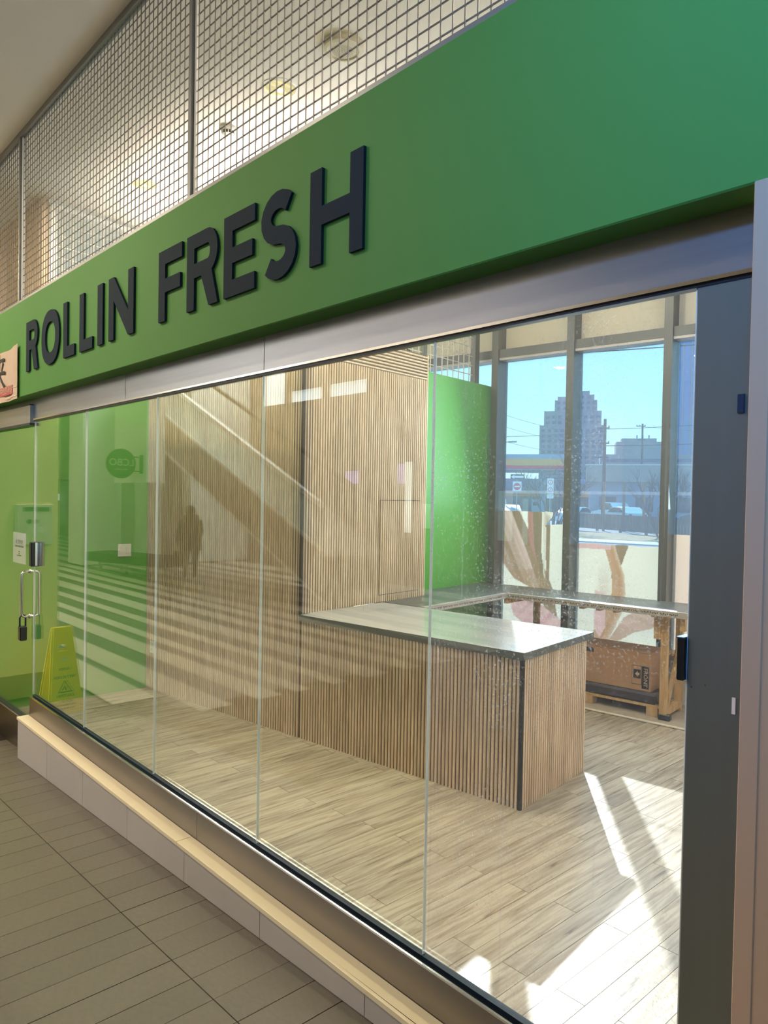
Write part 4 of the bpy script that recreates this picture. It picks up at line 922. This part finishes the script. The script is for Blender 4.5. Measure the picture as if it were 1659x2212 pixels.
# ---- person standing in the hall (reflected as a dark silhouette)
def person(loc, rz):
    root = thing('person', 'person in a dark hooded winter coat carrying bags, reflected in the glass', 'person', loc, rz)
    J = {'pelvis': (0, 0, 0.86, .15), 'waist': (0.0, 0, 1.0, .145), 'chest': (0.05, 0, 1.20, .175), 'neck': (0.10, 0, 1.37, .075), 'head0': (0.14, 0, 1.45, .09), 'head': (0.165, 0, 1.53, .105), 'crown': (0.15, 0, 1.60, .07),
         'shL': (0.06, .17, 1.30, .085), 'elL': (0.13, .25, 1.05, .06), 'wrL': (0.27, .22, 0.90, .04), 'shR': (0.06, -.17, 1.30, .085), 'elR': (0.10, -.25, 1.05, .06), 'wrR': (0.22, -.24, 0.86, .04),
         'hipL': (0, .09, 0.80, .12), 'knL': (0.03, .10, 0.46, .075), 'anL': (-0.01, .10, 0.10, .05), 'toL': (0.14, .11, 0.045, .045), 'hipR': (0, -.09, 0.80, .12), 'knR': (0.07, -.10, 0.46, .075), 'anR': (0.04, -.10, 0.10, .05), 'toR': (0.19, -.11, 0.045, .045)}
    E_ = [('pelvis', 'waist'), ('waist', 'chest'), ('chest', 'neck'), ('neck', 'head0'), ('head0', 'head'), ('head', 'crown'), ('chest', 'shL'), ('shL', 'elL'), ('elL', 'wrL'), ('chest', 'shR'), ('shR', 'elR'), ('elR', 'wrR'),
          ('pelvis', 'hipL'), ('hipL', 'knL'), ('knL', 'anL'), ('anL', 'toL'), ('pelvis', 'hipR'), ('hipR', 'knR'), ('knR', 'anR'), ('anR', 'toR')]
    def skin(name, J, E_, m, par, root_v, sub=2):
        ks = list(J); me = bpy.data.meshes.new(name); me.from_pydata([J[k_][:3] for k_ in ks], [(ks.index(a_), ks.index(b_)) for a_, b_ in E_], [])
        o = bpy.data.objects.new(name, me); COL.objects.link(o); o.parent = par
        sk = o.modifiers.new('skin', 'SKIN'); sk.use_smooth_shade = True
        for i, k_ in enumerate(ks):
            v = me.skin_vertices[0].data[i]; v.radius = (J[k_][3], J[k_][3]); v.use_root = (k_ == root_v)
        ss = o.modifiers.new('sub', 'SUBSURF'); ss.levels = sub; ss.render_levels = sub; me.materials.append(m); return o
    skin('body', J, E_, mat('dark trousers and skin', rgb(60, 48, 40), 0.8), root, 'pelvis')
    # coat: flared lathe following the lean, down to mid thigh
    vs = []; n = 20; prof = [(0.0, 1.40, .10), (0.06, 1.34, .20), (0.055, 1.20, .225), (0.02, 1.0, .215), (0.0, 0.85, .235), (0.0, 0.66, .255), (0.0, 0.655, .22)]
    fs = []
    for (ox, z_, r_) in prof:
        for k_ in range(n):
            a_ = 2*math.pi*k_/n; vs.append((ox+0.78*r_*math.cos(a_), r_*math.sin(a_), z_))
    for i in range(len(prof)-1):
        for k_ in range(n): fs.append((i*n+k_, i*n+(k_+1) % n, (i+1)*n+(k_+1) % n, (i+1)*n+k_))
    fs += [tuple(range(n)), tuple(range(len(prof)*n-1, len(prof)*n-n-1, -1))]
    M_coat = mat('dark winter coat', rgb(44, 38, 34), 0.85)
    obj('coat', MB().add(vs, fs), M_coat, root, sm=True)
    for s_ in (1, -1):
        sd_ = 'L' if s_ > 0 else 'R'
        obj('sleeve', MB().tube([J['sh'+sd_][:3], J['el'+sd_][:3], tuple(Vector(J['wr'+sd_][:3])*0.9+Vector(J['el'+sd_][:3])*0.1)], [0.095, 0.075, 0.055], 12), M_coat, root, sm=True)
        w_ = Vector(J['wr'+sd_][:3])
        for q in range(4):
            b0 = w_+Vector((0.02, (q-1.5)*0.018, -0.02)); obj('finger', MB().tube([b0, b0+Vector((0.025, 0, -0.035+0.004*q)), b0+Vector((0.01, 0, -0.06))], [0.009, 0.008, 0.006], 6), mat('skin', rgb(150, 110, 90), 0.6), root)
        b0 = w_+Vector((0.0, -s_*0.03, -0.01)); obj('thumb', MB().tube([b0, b0+Vector((0.03, -s_*0.012, -0.02)), b0+Vector((0.04, -s_*0.005, -0.04))], [0.010, 0.009, 0.007], 6), mat('skin', rgb(150, 110, 90), 0.6), root)
    # knitted cap with brim and hood roll
    obj('cap', MB().lathe([(0.112, 1.50), (0.120, 1.545), (0.112, 1.60), (0.085, 1.645), (0.04, 1.672), (0.005, 1.678)], (0.145, 0, 0), 20), M_coat, root, sm=True)
    obj('cap_brim', MB().prism([(0.22, -0.08), (0.31, -0.05), (0.32, 0.0), (0.31, 0.05), (0.22, 0.08)], 'z', 1.535, 1.547), M_coat, root)
    obj('hood', MB().tube([(0.16, -0.11, 1.36), (0.02, -0.13, 1.40), (-0.05, 0, 1.43), (0.02, 0.13, 1.40), (0.16, 0.11, 1.36)], [0.03, 0.06, 0.075, 0.06, 0.03], 10), M_coat, root, sm=True)
    obj('nose', MB().lathe([(0.012, 0.0), (0.006, 0.03)], (0.255, 0, 1.495), 8, 'x'), mat('skin', rgb(150, 110, 90), 0.6), root)
    for s_ in (1, -1): obj('eye', MB().lathe([(0.001, -0.008), (0.010, 0.0), (0.001, 0.008)], (0.255, s_*0.035, 1.515), 8), M_black, root)
    obj('mouth', bx(0.248, 0.256, -0.022, 0.022, 1.452, 1.458), mat('lips', rgb(120, 70, 60), 0.6), root)
    return root
person((-15.2, -6.2, -0.059), math.radians(195))
bg_ = thing('shopping_bag', 'dark shopping bag held by the reflected person in the coat', 'bag', (-15.5, -6.05, 0.42))
obj('bag_body', bx(-0.14, 0.14, -0.07, 0.07, -0.17, 0.14), mat('bag fabric', rgb(76, 64, 52), 0.8), bg_, bevel=0.03)
obj('bag_handle', MB().tube([(-0.08, 0, 0.13), (-0.05, 0, 0.28), (0, 0, 0.34), (0.05, 0, 0.28), (0.08, 0, 0.13)], 0.008, 6), M_black, bg_)

# ================================================================== OUTSIDE
M_asph = mat('asphalt', rgb(120, 126, 134), 0.9, noise=0.08, scale=2)
M_grass = mat('dry grass', rgb(150, 132, 96), 0.95, noise=0.3, scale=3, bump=0.2)
M_walk = mat('pale sidewalk', rgb(206, 206, 204), 0.9, noise=0.05, scale=1)
struct('ground', MB().box(-420, 160, 6.9, 620, -0.6, -0.06), M_asph)
t = tag(obj('sidewalk', bx(-26, 22, -1.3, 0.9, -0.05, 0.0), M_walk, None, loc=A(-15, 31.6, 0), rz=TH), kind='structure')
t = tag(obj('verge', bx(-26, 22, 0.9, 7.6, -0.055, 0.015), M_grass, None, loc=A(-15, 31.6, 0), rz=TH), kind='structure')
# timber fence, each board its own part (runs obliquely)
f0, f1_ = Vector((-27.3, 39.9)), Vector((-13.0, 33.2)); fd = (f1_-f0); FL = fd.length; fa_ = math.atan2(fd.y, fd.x)
fe = thing('picket_fence', 'weathered grey timber fence along the verge beyond the window', 'fence', (f0.x, f0.y, 0.0), fa_)
M_fence = mat('weathered timber', rgb(112, 104, 100), 0.9, noise=0.15, scale=4, island=0.12)
bd = bx(0, 0.20, -0.015, 0.015, 0.12, 1.06).mesh('board'); bd.materials.append(M_fence)
x = 0.0; k = 0
while x < FL:
    o = obj('board', bd, None, fe); o.location = (x, 0, 0.01*hashn(k)); x += 0.245; k += 1
obj('rail', bx(0, FL, 0.015, 0.06, 0.22, 0.31), M_fence, fe); obj('rail', bx(0, FL, 0.015, 0.06, 0.80, 0.88), M_fence, fe)
x = 0.3
while x < FL: obj('post', bx(x, x+0.12, 0.06, 0.18, 0.0, 1.05), M_fence, fe); x += 2.4
# short bollard posts behind the fence
M_rust = mat('brown painted post', rgb(150, 112, 88), 0.8)
for i, (px_, py_) in enumerate(((-25.2, 40.3), (-24.2, 41.0), (-23.2, 41.7))):
    tag(obj('sign_post', MB().tube([(0, 0, -0.06), (0, 0, 3.1)], 0.09, 10), M_rust, None, loc=(px_, py_, 0)), ['brown painted pole behind the fence, nearest the middle mullion', 'slim pole behind the fence above the pale car', 'brown painted pole behind the fence, right of the pale car'][i], 'pole')
# cars
def car(name, label, loc, rz, paint, L=4.4, W=1.8, H=1.45, van=False):
    root = thing(name, label, 'car', loc, rz); h0, hb = 0.30, 0.85
    prof = [(-L/2, h0), (L/2, h0), (L/2, 0.62), (L/2-0.15, 0.80), (L*0.22, 0.95), (L*0.10, H-0.12), (-L*0.02, H), (-L*0.24, H-0.02), (-L*0.40, 1.02), (-L/2+0.04, 0.96), (-L/2, 0.6)]
    obj('body', MB().prism(prof, 'y', -W/2, W/2), paint, root, bevel=0.05, sm=True)
    gm = mat('car glass', rgb(40, 60, 66), 0.08, spec=1.0)
    sg = [(L*0.19, 0.98), (L*0.09, H-0.17), (-L*0.02, H-0.07), (-L*0.23, H-0.09), (-L*0.36, 1.02)]
    for s_ in (1, -1): obj('side_window', MB().prism(sg, 'y', s_*(W/2+0.004)-0.006, s_*(W/2+0.004)+0.006), gm, root)
    obj('windscreen', MB().prism([(L*0.215, 0.965), (L*0.105, H-0.125), (L*0.115, H-0.115), (L*0.225, 0.97)], 'y', -W/2+0.12, W/2-0.12), gm, root)
    for sx__ in (-0.31, 0.31):
        for s_ in (1, -1): obj('wheel', MB().lathe([(0.32, s_*(W/2-0.2)), (0.32, s_*(W/2+0.01))], (sx__*L, 0, 0.26), 20, 'y'), M_black, root)
    for s_ in (1, -1): obj('tail_lamp', bx(-L/2-0.01, -L/2+0.05, s_*(W/2-0.25)-0.12, s_*(W/2-0.25)+0.12, 0.70, 0.90), mat('tail lamp red', rgb(190, 40, 50), 0.3), root)
    return root
M_cw = mat('white car paint', rgb(225, 228, 232), 0.25, coat=0.6); M_cs = mat('silver green car paint', rgb(176, 200, 200), 0.25, coat=0.6); M_cd = mat('dark grey car paint', rgb(74, 80, 92), 0.25, coat=0.6)
car('car', 'silver green car parked behind the timber fence', (-30.6, 52.2, -0.02), math.radians(150), M_cs)
car('car', 'white hatchback with a red tail lamp next to the middle mullion', (-33.5, 50.0, -0.1), math.radians(100), M_cw)
car('car', 'pale car parked behind the silver green one', (-36.4, 60.4, 0.05), math.radians(155), M_cw, H=1.7)
car('car', 'dark car half hidden by bare bushes beyond the fence', (-26.3, 57.9, -0.02), math.radians(155), M_cd)
car('car', 'dark car on the filling station forecourt above the torn graphic', (-37.6, 46.0, -0.02), math.radians(140), M_cd, L=4.7)
# filling station: canopy and shop
M_cany = mat('canopy yellow', rgb(255, 170, 70), 0.5); M_canr = mat('canopy red', rgb(232, 50, 70), 0.5); M_canw = mat('canopy grey blue', rgb(150, 170, 190), 0.6)
c0, c1_ = Vector((-54.5, 58.4)), Vector((-43.6, 65.5)); ca_ = math.atan2(c1_.y-c0.y, c1_.x-c0.x); CL = (c1_-c0).length
fs_ = thing('filling_station', 'filling station with a yellow and red striped canopy seen through the left pane', 'building', (c0.x, c0.y, 0), ca_)
obj('canopy_roof', bx(0, CL, 0, 9, 6.25, 6.75), M_canw, fs_); obj('yellow_band', bx(-0.02, CL+0.02, -0.06, 0, 5.55, 6.25), M_cany, fs_)
obj('red_band', bx(-0.02, CL+0.02, -0.06, 0, 5.15, 5.55), M_canr, fs_); obj('canopy_soffit', bx(0, CL, 0, 9, 5.05, 5.2), M_canw, fs_)
for xx in (2.5, 9.5): obj('column', bx(xx-0.25, xx+0.25, 2, 2.5, -0.06, 5.1), M_canw, fs_)
obj('shop_block', bx(-6, 26, 10, 16, -0.06, 4.4), mat('pale blue cladding', rgb(146, 172, 206), 0.7), fs_)
obj('shop_stripe', bx(-6, 26, 9.9, 10.0, 2.25, 2.95), M_cany, fs_)
obj('shop_glazing', bx(-6, 26, 9.88, 9.98, 0.1, 2.25), mat('station glazing', rgb(74, 92, 100), 0.15, noise=0.5, scale=0.8), fs_)
for i in range(14): obj('glazing_bar', bx(-6+i*2.3, -5.9+i*2.3, 9.82, 9.9, 0.1, 2.25), M_canw, fs_)
for xx, cc in ((1.0, M_canw), (4.5, M_cw), (8.2, M_canw)): 
    pm = obj('fuel_pump', bx(xx, xx+0.9, 3.0, 3.6, -0.06, 1.9), cc, fs_, bevel=0.05); obj('pump_screen', bx(xx+0.15, xx+0.75, 2.98, 3.0, 1.2, 1.6), M_black, pm)
# wide flat building right of the station
ws0, ws1 = Vector((-39.8, 61.8)), Vector((-26.0, 69.5)); wa = math.atan2(ws1.y-ws0.y, ws1.x-ws0.x); WL = (ws1-ws0).length
wb_ = thing('warehouse', 'low grey blue flat-roofed building behind the fence and cars', 'building', (ws0.x, ws0.y, 0), wa)
obj('wall', bx(0, WL, 0, 10, -0.06, 3.75), mat('blue grey render', rgb(140, 152, 172), 0.8), wb_)
obj('parapet', bx(-0.3, WL+0.3, -0.6, 10, 3.75, 5.35), mat('beige parapet', rgb(158, 152, 148), 0.8), wb_); obj('coping', bx(-0.35, WL+0.35, -0.65, 10, 5.35, 5.45), M_walk, wb_)
for i in range(4): obj('window', bx(1.0+i*3.4, 2.6+i*3.4, -0.05, 0.02, 0.9, 2.3), mat('dark far glass', rgb(70, 80, 96), 0.2), wb_)
# tower: stepped high rise with bays
M_tow = mat('tower concrete', rgb(150, 142, 150), 0.85); M_towg = mat('tower windows', rgb(70, 86, 120), 0.3)
tw = thing('tower', 'tall stepped residential tower on the skyline behind the middle mullion', 'building', (-231, 349, 0), math.radians(33.5))
def block(x0, x1, y0, y1, z0, z1, n=None):
    obj('block', bx(x0, x1, y0, y1, z0, z1), M_tow, tw)
    nb = max(2, int((x1-x0)/3.1)); p_ = (x1-x0)/nb; nf = int((z1-z0)/3.0)
    g = MB()
    for i in range(nb):
        for j in range(nf):
            g.box(x0+p_*(i+0.22), x0+p_*(i+0.78), y0-0.25, y0-0.02, z0+3.0*j+0.8, z0+3.0*j+2.4)
    o = obj('window', g, M_towg, tw); o['kind'] = 'stuff'
    g = MB()
    for i in range(0, nb+1, 2): g.box(x0+p_*i-0.35, x0+p_*i+0.35, y0-0.9, y0, z0, z1)
    obj('rib', g, M_tow, tw)
block(-17.5, 16.5, 0, 18, 0, 43.5); block(-15.2, 15.4, 0.5, 17, 43.5, 51.5); block(-9.5, 13.0, 1, 16, 51.5, 57.5)
block(-8.0, -3.0, 1.5, 15, 57.5, 59.5); block(2.5, 11.0, 1.5, 15, 57.5, 60.5); block(4.0, 8.5, 2, 14, 60.5, 62.6)
b2 = thing('apartment_block', 'distant flat block with roof plant between the two utility poles', 'building', (-151, 258, 0), math.radians(33))
obj('wall', bx(0, 21, 0, 14, 0, 25.0), M_tow, b2); obj('setback', bx(-6, 28, -2, 14, 0, 20.0), M_tow, b2); obj('penthouse', bx(2, 15, 1, 10, 25, 26.4), M_tow, b2)
for j in range(6): obj('window_band', bx(-5.5, 27.5, -2.2, -2.0, 2+3*j, 3.3+3*j), M_towg, b2)
for xx in (8, 10.2, 12.5): obj('vent_pipe', MB().tube([(xx, 5, 26.4), (xx, 5, 28)], 0.3, 6), M_tow, b2)
t2 = thing('tower', 'slender blue glass tower at the far right pane', 'building', (-150, 330, 0), math.radians(30))
obj('block', bx(-16, 14, 0, 20, 0, 88), mat('blue tower glass', rgb(96, 130, 186), 0.4), t2)
for i in range(9): obj('rib', bx(-16+i*3.6, -15.4+i*3.6, -0.5, 0, 0, 88), M_tow, t2)
# utility poles and wires
M_pole = mat('dark timber pole', rgb(70, 66, 70), 0.9); M_wr = mat('black cable', rgb(38, 40, 48), 0.6)
def upole(label, x, y, h, lean=0.0, arms=(1.0, 2.2)):
    t = thing('utility_pole', label, 'utility pole', (x, y, 0), math.radians(35))
    obj('shaft', MB().tube([(0, 0, -0.06), (lean, 0, h)], [0.17, 0.11], 10), M_pole, t)
    for q in arms:
        z_ = h-q; ar = obj('crossarm', bx(-0.75+lean, 0.35+lean, -0.05, 0.05, z_-0.05, z_+0.05), M_pole, t)
        for xx in (-0.7, -0.35, 0.3): obj('insulator', MB().lathe([(0.05, 0.05), (0.06, 0.12), (0.03, 0.2)], (xx+lean, 0, z_), 8), M_canw, ar)
upole('thick dark utility pole right of the stepped tower', -30.9, 49.7, 8.3, 0, (0.7, 1.9, 3.0))
upole('thinner utility pole above the flat distant block', -46.3, 84.1, 11.65, 0, (0.3, 2.0))
upole('leaning utility pole at the edge of the left pane', -34.9, 40.9, 8.7, 0.35, (0.3, 1.3))
lp = thing('street_light', 'curved street light beside the leaning utility pole', 'street light', (-43.0, 52.5, 0), math.radians(35))
obj('arm', MB().tube([(-1.6, 0, -0.06), (-1.5, 0, 5.6), (-1.2, 0, 6.6), (-0.6, 0, 7.15), (0.4, 0, 7.25)], 0.06, 8), M_wireframe, lp); obj('lamp_head', bx(0.3, 1.1, -0.12, 0.12, 7.16, 7.30), M_wireframe, lp, bevel=0.03)
def wire(label, p, q, sag, r=0.02):
    pts = []
    for i in range(13):
        t_ = i/12; v = Vector(p).lerp(Vector(q), t_); v.z -= sag*4*t_*(1-t_); pts.append(v)
    tag(obj('overhead_cable', MB().tube([x_-Vector(p) for x_ in pts], r, 5), M_wr, None, loc=p), label, 'cable', 'overhead cables')
WR = [((-44, 36, 12.6), (-21, 50, 13.0), 0.25, 0.045), ((-44, 37.5, 6.9), (-30.9, 49.7, 7.3), 0.3, 0.022), ((-30.9, 49.7, 7.5), (-16, 58, 8.6), 0.2, 0.022), ((-30.9, 49.7, 6.2), (-16, 58, 7.0), 0.2, 0.03),
      ((-34.6, 41.1, 8.3), (-30.9, 49.7, 7.0), 0.3, 0.012), ((-34.6, 41.1, 7.4), (-30.9, 49.7, 6.3), 0.3, 0.012), ((-34.6, 41.1, 6.3), (-30.9, 49.7, 5.6), 0.35, 0.012), ((-46.3, 84.1, 11.3), (-26, 84, 9.2), 0.3, 0.016)]
for i, (p, q, s_, r_) in enumerate(WR):
    wire(['thick cable crossing the sky high above everything', 'upper cable running left from the thick utility pole', 'upper cable running right from the thick utility pole', 'lower cable running right from the thick utility pole',
          'topmost thin cable leaving the leaning pole', 'middle thin cable leaving the leaning pole', 'lowest thin cable leaving the leaning pole', 'thin cable slanting down from the thinner pole'][i], p, q, s_, r_)
# traffic signs
M_signw = mat('sign white', rgb(236, 236, 236), 0.5); M_signk = mat('sign black', rgb(50, 60, 66), 0.5); M_signr = mat('sign red', rgb(214, 70, 84), 0.5)
M_galv = mat('galvanised post', rgb(150, 156, 160), 0.5, 0.5)
face = math.radians(39)
ts = thing('traffic_sign', 'one-way arrow above a round no-entry sign on a steel post', 'road sign', (-24.3, 30.05, 0), face)
obj('post', MB().tube([(0, 0.03, -0.05), (0, 0.03, 3.25)], 0.03, 8), M_galv, ts)
o = obj('arrow_plate', bx(-0.36, 0.36, -0.012, 0, 2.95, 3.23), M_signk, ts)
obj('arrow', MB().prism([(-0.33, 3.09), (-0.17, 3.20), (-0.17, 3.145), (0.33, 3.145), (0.33, 3.035), (-0.17, 3.035), (-0.17, 2.98)], 'y', -0.02, -0.013), M_signw, o)
o = obj('no_entry_plate', bx(-0.23, 0.23, -0.012, 0, 2.30, 2.84), M_signw, ts)
o2 = obj('red_disc', MB().lathe([(0.19, -0.018), (0.19, -0.012)], (0, 0, 2.57), 28, 'y'), M_signr, ts); obj('white_bar', bx(-0.14, 0.14, -0.024, -0.018, 2.53, 2.61), M_signw, o2)
ts = thing('traffic_sign', 'double no-stopping sign with a small tow-away plate on a post', 'road sign', (-22.9, 31.1, 0), face)
obj('post', MB().tube([(0, 0.03, -0.05), (0, 0.03, 3.1)], 0.03, 8), M_galv, ts)
for zc in (2.83, 2.42):
    o = obj('plate', bx(-0.17, 0.17, -0.012, 0, zc-0.2, zc+0.2), M_signw, ts); o2 = obj('ring', MB().lathe([(0.13, -0.018), (0.13, -0.012)], (0, 0, zc), 24, 'y'), M_signr, o)
    o3 = obj('ring_inside', MB().lathe([(0.095, -0.022), (0.095, -0.018)], (0, 0, zc), 24, 'y'), M_signw, ts); obj('symbol', MB().prism([(-0.05, zc-0.05), (0.03, zc+0.06), (0.05, zc+0.05), (-0.03, zc-0.06)], 'y', -0.026, -0.022), M_signk, o3)
o = obj('plate', bx(-0.17, 0.17, -0.012, 0, 1.96, 2.18), M_signw, ts)
text('lettering', 'TOW AWAY', 0.06, M_signk, (0, -0.014, 2.11), 0, o, extrude=0.001); text('lettering', 'ZONE', 0.06, M_signk, (0, -0.014, 2.03), 0, o, extrude=0.001)
bb = obj('white_board', bx(0.2, 3.0, 0.3, 0.4, 3.2, 5.0), M_signw, fs_)

# bare bushes
def bush(label, loc, H_, seed, W_=1.6, n=26):
    rnd = random.Random(seed); g = MB()
    def br(p, dr_, ln, r_, dep):
        q = p+dr_*ln; g.tube([p, (p+q)/2+Vector((rnd.uniform(-1, 1), rnd.uniform(-1, 1), rnd.uniform(-1, 1)))*ln*0.06, q], [r_, r_*0.8, r_*0.6], 4, False)
        if dep:
            for _ in range(3):
                nd = (dr_+Vector((rnd.uniform(-1, 1), rnd.uniform(-1, 1), rnd.uniform(-0.4, 0.9)))*0.65).normalized(); br(p+dr_*ln*rnd.uniform(0.5, 1.0), nd, ln*rnd.uniform(0.5, 0.75), r_*0.62, dep-1)
    for i in range(n//4):
        a_ = rnd.uniform(0, 6.28); dr_ = Vector((math.cos(a_)*0.45, math.sin(a_)*0.45, 1)).normalized(); br(Vector((math.cos(a_)*0.15, math.sin(a_)*0.15, 0)), dr_, H_*0.42, 0.05, 4)
    t = thing('bare_tree', label, 'tree', loc); o = obj('twigs', g, mat('grey bark', rgb(92, 86, 88), 0.9), t); o['kind'] = 'stuff'
    obj('stem', MB().tube([(0, 0, -0.05), (0.02, 0, H_*0.3)], [0.07, 0.05], 8), mat('grey bark', rgb(92, 86, 88), 0.9), t)
bush('bare leafless tree in front of the filling station, left of the middle mullion', (-25.05, 34.5, 0), 4.8, 3)
bush('bare leafless tree in front of the fence, beside the right mullion', (-18.4, 34.6, 0), 4.2, 5)
bush('low leafless bush close to the narrow right pane', (-14.2, 31.8, 0), 3.4, 9)
